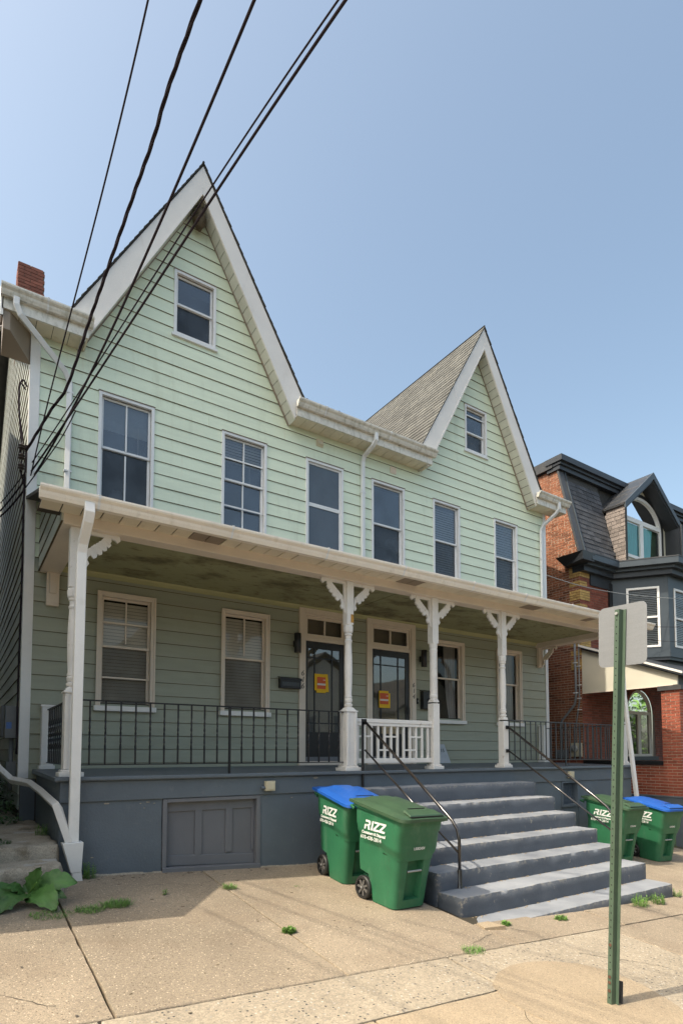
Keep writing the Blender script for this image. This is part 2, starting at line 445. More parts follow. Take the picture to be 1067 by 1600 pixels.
mb = MB()
xs = [-60, -20, -8, 0, 8, 20, 60]; ys = [-60, -20, -9.4, 0, 20, 60]
vs = []
for y in ys:
    for x in xs:
        cx = max(-20, min(20, x)); cy = max(-9.4, min(20, y))
        vs.append((x, y, gz(cx, cy) - .05))
fs = []
for j in range(len(ys) - 1):
    for i in range(len(xs) - 1):
        a = j * len(xs) + i
        fs.append((a, a + 1, a + 1 + len(xs), a + len(xs)))
mb.add(vs, fs)
struct(obj('ground', mb, M['ground']))
mb = MB()
mb.hexa([gpt(-30, -30, -.3), gpt(30, -30, -.3), gpt(30, -9.3, -.3), gpt(-30, -9.3, -.3)], [(-30, -30, gz(-30, -9.3) - .14), (30, -30, gz(30, -9.3) - .14), gpt(30, -9.3, -.14), gpt(-30, -9.3, -.14)])
struct(obj('road', mb, M['asphalt']))
pav = struct(obj('pavement', MB().hexa([gpt(-20, -9.3, -.35), gpt(24, -9.3, -.35), gpt(24, -9.15, -.35), gpt(-20, -9.15, -.35)], [gpt(-20, -9.3, .0), gpt(24, -9.3, .0), gpt(24, -9.15, .0), gpt(-20, -9.15, .0)]), M['slab_l']))


def slab(x0, x1, y0, y1, mat, dz=0, g=.009, pts=None):
    """one cast slab with slightly worn edges; pts gives a free outline instead"""
    m = MB()
    if pts is None: pts = [(x0 + g, y0 + g), (x1 - g, y0 + g), (x1 - g, y1 - g), (x0 + g, y1 - g)]
    # roughen outline
    out = []
    for i, p in enumerate(pts):
        q = pts[(i + 1) % len(pts)]
        L = math.hypot(q[0] - p[0], q[1] - p[1]); n = max(1, int(L / .12))
        for k in range(n):
            t = k / n
            x = p[0] + (q[0] - p[0]) * t; y = p[1] + (q[1] - p[1]) * t
            j = 0 if k == 0 else .004
            out.append((x + random.uniform(-j, j), y + random.uniform(-j, j)))
    cx = sum(p[0] for p in out) / len(out); cy = sum(p[1] for p in out) / len(out)
    n = len(out)
    tx, ty = random.uniform(-.0015, .0015), random.uniform(-.0015, .0015)
    top = [(cx + (x - cx) * .996, cy + (y - cy) * .996, gz(x, y) + dz + tx * (x - cx) + ty * (y - cy)) for x, y in out]
    mid = [(x, y, gz(x, y) + dz - .006) for x, y in out]
    bot = [(x, y, gz(x, y) - .045) for x, y in out]
    m.add(top + mid + bot, [tuple(range(n))] + [(i, (i + 1) % n, (i + 1) % n + n, i + n) for i in range(n)] + [(i + n, (i + 1) % n + n, (i + 1) % n + 2 * n, i + 2 * n) for i in range(n)])
    o = obj('slab', m, mat, pav)
    return o


jx = [-6.5, -4.85, -3.2, -1.55, .09, 1.73]
for a, b in zip(jx[:-1], jx[1:]): slab(a, b, -5.25, -2.1 if b > 0 else -2.72, M['slab'])
slab(1.73, 3.62, -5.25, -2.1, M['slab'])
slab(3.62, 5.35, -5.25, -4.68, M['slab'], dz=-.002)
slab(5.35, 7.45, -5.25, -4.68, M['slab'], dz=.001)
slab(7.45, 9.5, -5.25, -2.1, M['slab'])
slab(9.5, 12.2, -5.25, -2.1, M['slab'], dz=-.003)
slab(12.2, 14.5, -5.25, -2.6, M['slab'])
slab(14.5, 17.5, -5.25, -2.6, M['slab'])
for a, b, mt in ((-6.5, -3.2, 'slab_l'), (-3.2, .0, 'slab_l'), (.0, 2.72, 'slab_l'), (2.72, 5.0, 'slab_l'), (5.0, 7.5, 'slab'), (7.5, 10, 'slab_l'), (10, 14, 'slab_l')):
    slab(a, b, -5.87 if b < 3 else -6.9, -5.25, M[mt])
for a, b, mt in ((-6.5, -3.2, 'slab_s'), (-3.2, -.4, 'slab_s'), (-.4, 1.5, 'slab_s'), (1.5, 2.72, 'slab_s')):
    slab(a, b, -6.9, -5.87, M[mt], dz=.002)
for a, b in ((-6.5, -3.5), (-3.5, -.5), (-.5, 2.4), (2.4, 5.4), (5.4, 8.4), (8.4, 12), (12, 16)):
    slab(a, b, -9.14, -6.9, M['slab_s'])
# smooth patch trowelled round the sign post
pp = []
for k in range(18):
    a = 2 * PI * k / 18
    pp.append((3.22 + .66 * math.cos(a) * (1 + .08 * math.sin(3 * a)), -6.25 + .72 * math.sin(a) * (1 + .06 * math.cos(2 * a))))
m = MB(); n = len(pp)
m.add([gpt(x, y, .006) for x, y in pp] + [gpt(x, y, -.02) for x, y in pp], [tuple(range(n))] + [(i, (i + 1) % n, (i + 1) % n + n, i + n) for i in range(n)])
obj('patch', m, M['slab_s'], pav)
# ------------------------------------------------------------------ the double house
HX = 11.12
house = thing('semi_detached_house', (5.56, 0, -1.2), 'pale green double house with two steep gables and a long front porch', 'house')
UP = [(.87, 1.68), (2.78, 3.60), (4.38, 5.19), (5.85, 6.68), (7.45, 8.23), (9.31, 10.10)]
OPEN = [(a + .0, b, 3.90, 5.55) for a, b in UP] + [(1.95, 2.65, 6.88, 7.95), (8.42, 9.11, 6.9, 7.95)]
PW = [(.92, 1.74), (2.81, 3.66), (7.46, 8.29), (9.33, 10.15)]
OPEN += [(a, b, .90, 2.56) for a, b in PW]
OPEN += [(4.25, 5.36, 0, 2.86), (5.72, 6.93, 0, 2.86)]
CG = (2.30, 8.77)
GZ0, GAP = 6.05, 9.22          # gable wall: level it starts, apex
GSL = (GAP - GZ0) / 1.72
FND = -2.2


def gable_span(z):
    """x-intervals of the front wall at height z"""
    if z <= GZ0 + .001: return [(0, HX)]
    h = (GAP - z) / GSL
    if h <= 0: return []
    return [(c - h, c + h) for c in CG]


# wall body with real openings
mb = MB()
xs = sorted(set([0, HX] + [o[0] + .05 for o in OPEN] + [o[1] - .05 for o in OPEN])); zs = sorted(set([FND, GZ0] + [o[2] + .05 for o in OPEN if o[3] < 6] + [o[3] - .05 for o in OPEN if o[3] < 6]))
for i in range(len(xs) - 1):
    for j in range(len(zs) - 1):
        xc = (xs[i] + xs[i + 1]) / 2; zc = (zs[j] + zs[j + 1]) / 2
        if any(o[0] + .04 < xc < o[1] - .04 and o[2] + .04 < zc < o[3] - .04 for o in OPEN): continue
        mb.add([(xs[i], .012, zs[j]), (xs[i + 1], .012, zs[j]), (xs[i + 1], .012, zs[j + 1]), (xs[i], .012, zs[j + 1])], [(0, 1, 2, 3)])
for c, o in zip(CG, OPEN[6:8]):
    h = 1.72
    x0, x1, z0, z1 = o[0] + .05, o[1] - .05, o[2] + .05, o[3] - .05
    hx = lambda z: (GAP - z) / GSL
    y = .012
    mb.poly([(c - h, y, GZ0), (c + h, y, GZ0), (c + hx(z0), y, z0), (c - hx(z0), y, z0)])
    mb.poly([(c - hx(z0), y, z0), (x0, y, z0), (x0, y, z1), (c - hx(z1), y, z1)])
    mb.poly([(x1, y, z0), (c + hx(z0), y, z0), (c + hx(z1), y, z1), (x1, y, z1)])
    mb.poly([(c - hx(z1), y, z1), (c + hx(z1), y, z1), (c, y, GAP)])
RZ = 6.28                     # main roof edge height at y = -.4
RS = .63
mb.poly([(0, .012, FND), (0, .012, 6.1), (0, 4.8, 9.35), (0, 10, 6.1), (0, 10, FND)])
mb.poly([(HX, .012, FND), (HX, .012, 6.1), (HX, 4.8, 9.35), (HX, 10, 6.1), (HX, 10, FND)])
mb.poly([(0, 10, FND), (HX, 10, FND), (HX, 10, 6.1), (0, 10, 6.1)])
wall = obj('wall', mb, M['shadowline'], house, recalc=False)

# clapboards, one object each
Z0, PT = .07, .2028


rbd = random.Random(78)


def board_obj(rects, row_lo, row_hi, mat, axis=1, fix=0.0, sgn=-1, name='siding_board', par=None):
    """rects: (a0lo,a1lo,a0hi,a1hi,zlo,zhi). axis 1: along x on y=fix; axis 0: along y on x=fix"""
    m = MB()
    jt = rbd.uniform(-.0015, .002)
    def off(z): return .016 + jt - .011 * (z - row_lo) / (row_hi - row_lo)
    def P(a, d, z): return (a, fix + sgn * d, z) if axis == 1 else (fix + sgn * d, a, z)
    for (a0, a1, b0, b1, zl, zh) in rects:
        dl, dh = off(zl), off(zh)
        v = [P(a0, dl, zl), P(a1, dl, zl), P(b1, dh, zh), P(b0, dh, zh), P(a0, -.01, zl), P(a1, -.01, zl), P(b1, -.01, zh), P(b0, -.01, zh)]
        m.add(v, [(0, 1, 2, 3)], 0)
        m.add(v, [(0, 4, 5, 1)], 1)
        m.add(v, [(0, 3, 7, 4), (1, 5, 6, 2)], 0)
        # dark lap line: shade under the butt painted in, with dirt
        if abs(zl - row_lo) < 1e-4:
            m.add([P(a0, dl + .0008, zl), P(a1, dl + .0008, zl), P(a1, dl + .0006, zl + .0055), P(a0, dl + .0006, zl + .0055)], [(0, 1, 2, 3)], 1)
    return obj(name, m, [mat, M['lap_shade_grime']], par or wall, recalc=False)


rb = random.Random(3)
for k in range(-1, 46):
    zl = Z0 + PT * k; zh = zl + PT
    zhc = min(zh, GAP - .02)
    if zl > GAP - .05: break
    spl = gable_span(zl) if zl >= GZ0 else [(0, HX)]
    for (s0, s1) in spl:
        if zl >= GZ0:
            c = (s0 + s1) / 2; hh = (GAP - zhc) / GSL
            ends = lambda z: (c - (GAP - z) / GSL, c + (GAP - z) / GSL)
        else:
            ends = lambda z: (0, HX)
        ev = [s0, s1]
        cuts = []
        for o in OPEN:
            x0, x1 = o[0] + .03, o[1] - .03
            if o[1] < s0 or o[0] > s1: continue
            lo, hi = max(zl, o[2] + .03), min(zhc, o[3] - .03)
            if hi - lo > .002: cuts.append((x0, x1, lo, hi))
        cuts.sort()
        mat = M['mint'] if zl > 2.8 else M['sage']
        segs = []     # list of boards; each a list of rects
        x = s0
        cur = []
        first = True

        def full(xa, xb, isl, isr):
            el, eh = ends(zl), ends(zhc)
            return (el[0] if isl else xa, el[1] if isr else xb, eh[0] if isl else xa, eh[1] if isr else xb, zl, zhc)
        for (x0, x1, lo, hi) in cuts:
            cur.append(full(x, x0, first, False)); first = False
            covers = (hi - lo) > (zhc - zl) - .035
            if covers:
                segs.append(cur); cur = []
            else:
                if lo - zl > .01: cur.append((x0, x1, x0, x1, zl, lo))
                if zhc - hi > .01: cur.append((x0, x1, x0, x1, hi, zhc))
            x = x1
        cur.append(full(x, s1, first, True)); segs.append(cur)
        for sg in segs:
            # split very long boards at staggered joints
            if len(sg) == 1 and sg[0][1] - sg[0][0] > 4.2 and zl < GZ0:
                a0, a1, b0, b1, z_, zz_ = sg[0]
                xj = a0 + rb.uniform(1.6, 3.6)
                while xj < a1 - 1.2:
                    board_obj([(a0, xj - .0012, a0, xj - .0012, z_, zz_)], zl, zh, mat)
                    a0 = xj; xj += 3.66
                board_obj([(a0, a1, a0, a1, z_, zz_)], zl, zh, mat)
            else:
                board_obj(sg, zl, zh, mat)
# boards of the left side wall in the alley
sidew = obj('side_wall', MB().poly([(-.002, .05, -.5), (-.002, .05, 6.1), (-.002, 4.8, 9.3), (-.002, 9.9, 6.1), (-.002, 9.9, -.5)]), M['shadowline'], house, recalc=False)
for k in range(-3, 44):
    zl = Z0 + PT * k; zh = zl + PT
    def ye(z):
        if z < 6.1: return (.05, 9.9)
        t = (z - 6.1) / 3.2
        return (.05 + 4.75 * t, 9.9 - 5.1 * t)
    a, b = ye(zl), ye(min(zh, 9.25))
    if a[1] - a[0] < .3: break
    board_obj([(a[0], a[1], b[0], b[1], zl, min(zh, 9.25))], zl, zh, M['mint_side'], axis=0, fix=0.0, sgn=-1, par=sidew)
# corner boards
cb = obj('corner_board', MB().box(-.03, .095, -.03, .02, -.12, 6.06).box(-.03, -.004, .02, .10, -.12, 6.06), M['white'], house, bevel=.003)
obj('corner_board', MB().box(HX - .07, HX + .03, -.03, .02, -.12, 6.06), M['alu'], house, bevel=.003)

# --- windows
def slats(z0, z1, x0, x1, y, pitch=.05, mat=None, par=None, tilt=.40, wd=None):
    wd = wd or pitch * 1.04
    m = MB()
    z = z0 + pitch * .5
    while z < z1:
        dy = wd / 2 * math.cos(tilt * PI); dz = wd / 2 * math.sin(tilt * PI)
        m.add([(x0, y - dy, z - dz), (x1, y - dy, z - dz), (x1, y + dy, z + dz), (x0, y + dy, z + dz)], [(0, 1, 2, 3)])
        z += pitch
    return obj('blind', m, mat or M['blind'], par, kind='stuff', recalc=False)


def window(x0, x1, z0, z1, kind='up', mid=.5, munt=None, blind=None, gt='glassu', gb='meshglass', storm=None, par=None, y=0.0, label=None, frame=None, roomd=.45):
    par = par or house
    fr = frame or (M['alu'] if kind == 'up' else M['cream'])
    c = .045 if kind == 'up' else .06
    m = MB()
    pr = .034 if kind == 'up' else .045
    if kind == 'up':
        m.box(x0, x0 + c, y - pr, y + .02, z0, z1); m.box(x1 - c, x1, y - pr, y + .02, z0, z1)
        m.box(x0 + c, x1 - c, y - pr, y + .02, z1 - c, z1); m.box(x0 + c, x1 - c, y - pr + .001, y + .02, z0, z0 + c)
        m.box(x0 - .008, x1 + .008, y - pr - .012, y + .0, z1 + .0005, z1 + .012, 1)
        m.box(x0 - .03, x1 + .03, y - .05, y + .0, z0 - .04, z0 - .0005, 0)
    else:
        m.box(x0, x0 + c, y - pr, y + .02, z0, z1); m.box(x1 - c, x1, y - pr, y + .02, z0, z1)
        m.box(x0 + c, x1 - c, y - pr, y + .02, z1 - c, z1)
        m.box(x0 - .01, x0 + .018, y - pr - .014, y - pr, z0, z1 + .01); m.box(x1 - .018, x1 + .01, y - pr - .014, y - pr, z0, z1 + .01)
        m.box(x0 + .018, x1 - .018, y - pr - .014, y - pr, z1 - .018, z1 + .01)
    # reveals
    xi0, xi1, zi0, zi1 = x0 + c, x1 - c, z0 + (c if kind == 'up' else 0), z1 - c
    dpt = .11
    m.box(xi0 - .012, xi0, y + .02, y + dpt, zi0, zi1); m.box(xi1, xi1 + .012, y + .02, y + dpt, zi0, zi1)
    m.box(xi0 - .012, xi1 + .012, y + .02, y + dpt, zi1, zi1 + .012, 1 if kind == 'up' else 0); m.box(xi0 - .012, xi1 + .012, y + .02, y + dpt, zi0 - .012, zi0)
    wobj = obj('window', m, [fr, M['tan']], par, label=label, bevel=.0025)
    if kind == 'porch':
        obj('sill', MB().box(x0 - .03, x1 + .03, y - .085, y + .02, z0 - .075, z0 - .001), M['white'], wobj, bevel=.004)
    # sashes
    s = .034 if kind == 'up' else .034
    zm = zi0 + (zi1 - zi0) * mid
    sm = M['alu'] if kind == 'up' else M['cream']
    yl, yu = y + .055, y + .028
    if gt == 'storm':
        yl, yu = y + .0, y + .0
    def sash(za, zb, yy):
        q = MB()
        q.box(xi0, xi0 + s, yy, yy + .026, za, zb); q.box(xi1 - s, xi1, yy, yy + .026, za, zb)
        q.box(xi0 + s, xi1 - s, yy, yy + .026, zb - s, zb); q.box(xi0 + s, xi1 - s, yy, yy + .026, za, za + s)
        return obj('sash', q, sm, wobj, bevel=.002)
    sash(zm, zi1, yu)
    sash(zi0, zm + (s if yl != yu else 0), yl)
    gu, gl_ = M[gt if gt != 'storm' else 'screen'], M[gb if gb != 'storm' else 'screen']
    obj('pane', MB().poly([(xi0 + s, yu + .013, zm + s), (xi1 - s, yu + .013, zm + s), (xi1 - s, yu + .013, zi1 - s), (xi0 + s, yu + .013, zi1 - s)]), gu, wobj, recalc=False)
    obj('pane', MB().poly([(xi0 + s, yl + .013, zi0 + s), (xi1 - s, yl + .013, zi0 + s), (xi1 - s, yl + .013, zm), (xi0 + s, yl + .013, zm)]), gl_, wobj, recalc=False)
    if munt:
        q = MB()
        xc = (xi0 + xi1) / 2
        for (za, zb, yy) in munt:
            q.box(xc - .011, xc + .011, yy, yy + .018, za, zb)
        obj('muntin', q, sm, wobj)
    if storm:
        for zz in storm: obj('storm_rail', MB().box(xi0 + .002, xi1 - .002, y + .012, y + .026, zz - .012, zz + .012), sm, wobj)
    # room behind
    r = MB()
    yb = y + dpt + roomd
    X0, X1, A, B, Y = xi0 - .25, xi1 + .25, zi0 - .2, zi1 + .2, y + dpt + .01
    r.poly([(X0, yb, A), (X1, yb, A), (X1, yb, B), (X0, yb, B)]); r.poly([(X0, Y, A), (X0, yb, A), (X0, yb, B), (X0, Y, B)]); r.poly([(X1, Y, A), (X1, yb, A), (X1, yb, B), (X1, Y, B)])
    r.poly([(X0, Y, A), (X1, Y, A), (X1, yb, A), (X0, yb, A)]); r.poly([(X0, Y, B), (X1, Y, B), (X1, yb, B), (X0, yb, B)])
    obj('dark_room', r, M['interior'], wobj, recalc=False)
    if blind:
        for (b0, b1, mt, pitch) in blind:
            slats(b0, b1, xi0 + .01, xi1 - .01, y + dpt - .012, pitch, M[mt], wobj)
    return wobj, (xi0, xi1, zi0, zi1, zm)


# upper floor, left to right
window(.87, 1.68, 3.90, 5.55, mid=.5, munt=[(4.76, 5.47, .02), (3.98, 4.70, .05)], blind=[(5.22, 5.5, 'blindw', .025)])
window(2.78, 3.60, 3.90, 5.55, mid=.52, munt=[(4.76, 5.47, .02), (3.98, 4.76, .05)], blind=[(5.1, 5.5, 'blind', .05)], storm=[5.13, 4.32], gb='glassu')
window(4.38, 5.19, 3.90, 5.55, mid=.5, gt='storm', gb='storm')
window(5.85, 6.68, 3.90, 5.55, mid=.48, gt='glassu', blind=[(4.72, 5.45, 'screen', .03)])
window(7.45, 8.23, 3.90, 5.55, mid=.48, blind=[(3.98, 5.45, 'blindw', .05)])
window(9.31, 10.10, 3.90, 5.55, mid=.48, blind=[(3.98, 5.45, 'blindw', .06)])
window(1.95, 2.65, 6.88, 7.95, mid=.5, gt='glassu', gb='meshglass')
window(8.42, 9.11, 6.90, 7.95, mid=.42, storm=[7.74])
# porch windows
window(.92, 1.74, .90, 2.56, 'porch', mid=.54, munt=[(1.84, 2.46, .03)], blind=[(.95, 2.46, 'blind', .05)], storm=[2.13, 1.32], gt='glass', gb='glassp')
window(2.81, 3.66, .90, 2.56, 'porch', mid=.54, munt=[(1.84, 2.46, .03)], blind=[(.95, 2.46, 'blind', .05)], gt='glass', gb='glassp')
w3, d3 = window(7.46, 8.29, .90, 2.56, 'porch', mid=.54, gt='glass', gb='glass', roomd=.9)
w4, d4 = window(9.33, 10.15, .90, 2.56, 'porch', mid=.54, gt='glass', gb='glass', roomd=.9)
for ww, dd in ((w3, d3), (w4, d4)):
    m = MB()
    def drape(xa, xb, shape):
        n = 14; vs = []; fs = []
        for j in range(12):
            z = dd[2] + (dd[3] - dd[2]) * j / 11
            for i in range(n):
                x = xa + (xb - xa) * i / (n - 1) * shape(j / 11)
                vs.append((x, .16 + .02 * math.sin(i * 1.9 + j * .2), z))
        for j in range(11):
            for i in range(n - 1):
                a = j * n + i; fs.append((a, a + 1, a + n + 1, a + n))
        m.add(vs, fs)
    drape(dd[1], dd[1] - .28, lambda t: .75 + .35 * math.sin(t * 2.6) if t < .8 else 1.2)
    obj('curtain', m, M['drape'], ww, recalc=False, smooth=True)


# --- doors
def door(x0, x1, num_side):
    """x0,x1: outside of the casing"""
    c = .11
    zt = 2.86
    m = MB()
    y0, y1 = -.05, .03
    m.box(x0, x0 + c, y0, y1, .0, zt); m.box(x1 - c, x1, y0, y1, .0, zt); m.box(x0 + c, x1 - c, y0, y1, zt - .16, zt)
    m.box(x0 + .0, x1, y0 - .012, y0, zt - .02, zt + .012)
    # stepped jamb
    j0, j1 = x0 + c, x1 - c
    m.box(j0, j0 + .03, y0 + .02, .12, .0, zt - .16); m.box(j1 - .03, j1, y0 + .02, .12, .0, zt - .16); m.box(j0 + .03, j1 - .03, y0 + .02, .12, zt - .19, zt - .16)
    # transom bar
    m.box(j0 + .03, j1 - .03, y0 + .03, .12, 2.22, 2.29)
    m.box(j0 + .03, j1 - .03, y0 + .03, .12, .0, .07)
    fo = obj('door_frame', m, M['cream'], house, bevel=.004)
    # transom light
    a0, a1 = j0 + .03, j1 - .03
    q = MB()
    q.box(a0, a0 + .05, -.0, .04, 2.29, 2.67); q.box(a1 - .05, a1, -.0, .04, 2.29, 2.67); q.box(a0 + .05, a1 - .05, 0, .04, 2.62, 2.67); q.box(a0 + .05, a1 - .05, 0, .04, 2.29, 2.35)
    xm = (a0 + a1) / 2
    q.box(xm - .016, xm + .016, .005, .035, 2.35, 2.62)
    obj('transom_sash', q, M['cream'], fo, bevel=.002)
    obj('pane', MB().poly([(a0 + .05, .022, 2.35), (xm, .022, 2.35), (xm, .022, 2.62), (a0 + .05, .022, 2.62)]), M['glass'], fo, recalc=False)
    obj('pane', MB().poly([(xm, .022, 2.35), (a1 - .05, .022, 2.35), (a1 - .05, .022, 2.62), (xm, .022, 2.62)]), M['glass'], fo, recalc=False)
    # black storm door
    d0, d1 = a0, a1
    zb, zt2 = .07, 2.215
    st = .09
    m = MB()
    yy, yz = -.0, .035
    m.box(d0, d0 + .05, yy, yz, zb, zt2); m.box(d1 - st, d1, yy, yz, zb, zt2); m.box(d0 + .05, d1 - st, yy, yz, zt2 - .12, zt2)
    m.box(d0 + .05, d1 - st, yy, yz, zb + .08, zb + .52)
    dr = obj('door', m, M['black'], house, bevel=.003)
    obj('kick_plate', MB().box(d0 + .01, d1 - .01, yy - .006, yz, zb, zb + .08), M['greywood'], dr)
    g0, g1 = d0 + .05, d1 - st
    gz0, gz1 = zb + .52, zt2 - .12
    v1, v2 = g0 + (g1 - g0) * .22, g0 + (g1 - g0) * .76
    h1, h2 = gz1 - .17, gz0 + .16
    vx = [g0, v1, v2, g1]; hz = [gz0, h2, h1, gz1]
    q = MB()
    for v in (v1, v2): q.box(v - .011, v + .011, yy + .006, yz - .006, gz0, gz1)
    for h in (h1, h2): q.box(g0, g1, yy + .007, yz - .007, h - .011, h + .011)
    obj('glazing_bar', q, M['black'], dr)
    for i in range(3):
        for j in range(3):
            obj('pane', MB().poly([(vx[i], .018, hz[j]), (vx[i + 1], .018, hz[j]), (vx[i + 1], .018, hz[j + 1]), (vx[i], .018, hz[j + 1])]), M['glassd'], dr, recalc=False)
    # inner door seen behind the glass
    b = MB()
    b.box(d0, d1, .13, .16, 0.0, 2.7)
    b.box(d0 + .12, d1 - .12, .122, .13, .25, .85); b.box(d0 + .12, d1 - .12, .122, .13, 1.0, 1.95)
    obj('inner_door', b, pmat('inner_door_paint', (.24, .21, .16), .5), dr)
    # handle
    hx = d1 - .05
    h = MB().box(hx - .014, hx + .014, yy - .012, yy, .98, 1.16)
    h.tube([(hx, yy - .01, 1.12), (hx, yy - .05, 1.12), (hx - .0, yy - .05, 1.0), (hx, yy - .01, 1.0)], .007, 6)
    obj('door_handle', h, M['blackiron'], dr)
    return fo, dr, vx


f1, dr1, vx1 = door(4.25, 5.36, 0)
f2, dr2, vx2 = door(5.72, 6.93, 1)


# --- text helper
def text_mesh(name, body, size, origin, ux, uy, mat, parent, shear=0, bold=0, space=1.0, extrude=.0006):
    cu = bpy.data.curves.new(name, 'FONT')
    cu.body = body; cu.size = size; cu.shear = shear; cu.offset = bold; cu.extrude = extrude; cu.space_character = space
    cu.resolution_u = 3
    to = bpy.data.objects.new(name, cu); COL.objects.link(to)
    dg = bpy.context.evaluated_depsgraph_get(); dg.update()
    me = bpy.data.meshes.new_from_object(to.evaluated_get(dg))
    bpy.data.objects.remove(to); bpy.data.curves.remove(cu)
    ux = Vector(ux).normalized(); uy = Vector(uy).normalized(); uz = ux.cross(uy).normalized()
    uy = uz.cross(ux)
    L = WO[parent.name]
    mt = Matrix(((ux.x, uy.x, uz.x, origin[0] - L.x), (ux.y, uy.y, uz.y, origin[1] - L.y), (ux.z, uy.z, uz.z, origin[2] - L.z), (0, 0, 0, 1)))
    me.transform(mt)
    me.materials.clear(); me.materials.append(mat)
    o = bpy.data.objects.new(name, me); COL.objects.link(o); o.parent = parent
    WO[o.name] = L.copy()
    return o


for (xx, digs, zz, fo) in ((4.305, '616', 1.58, f1), (6.855, '614', 1.53, f2)):
    for i, ch in enumerate(digs):
        text_mesh('house_number', ch, .135, (xx - .03 + (.008 if ch == '1' else 0), -.0515, zz - i * .115), (1, 0, 0), (0, 0, 1), M['txtblack'], fo, shear=.18)
# notices taped on the door glass
for (dr, x, z, tl, w_) in ((dr1, 4.585, 1.30, 0, .285), (dr2, 6.03, 1.09, 1, .27)):
    m = MB(); y = -.002
    if tl == 0:
        m.box(x, x + w_ - .02, y - .003, y, z + .04, z + .34)
        m.box(x + .04, x + w_ - .05, y - .0035, y, z, z + .05)
        m.hexa([(x + w_ - .06, y - .0045, z + .02), (x + w_ + .015, y - .0045, z + .02), (x + w_ + .015, y, z + .02), (x + w_ - .06, y, z + .02)], [(x + w_ - .075, y - .0045, z + .345), (x + w_ - .01, y - .0045, z + .345), (x + w_ - .01, y, z + .345), (x + w_ - .075, y, z + .345)])
    else:
        m.box(x, x + w_ - .04, y - .003, y, z, z + .33); m.box(x + w_ - .06, x + w_, y - .004, y, z, z + .29)
    nt_ = tag(obj('notice', m, M['stick_y'], None, loc=(x, -.01, z)), ('orange and white paper notice stuck with yellow tape on the left front door' if tl == 0 else 'orange and white paper notice stuck with yellow tape on the right front door'), 'notice', 'paper notices on the front doors')
    px0, px1 = (x + .05, x + w_ - .055) if tl == 0 else (x + .015, x + w_ - .045)
    obj('printed_sheet', MB().box(px0, px1, y - .006, y - .0046, z + .07, z + .285), M['stick_o'], nt_)
    obj('white_band', MB().box(px0 + .004, px1 - .004, y - .0075, y - .0063, z + .135, z + .17), M['stick_w'], nt_)
    obj('small_print', MB().box(px1 - .055, px1 - .008, y - .0075, y - .0063, z + .228, z + .24), M['stick_w'], nt_)

# --- gable roofs and rakes
YF = -.30


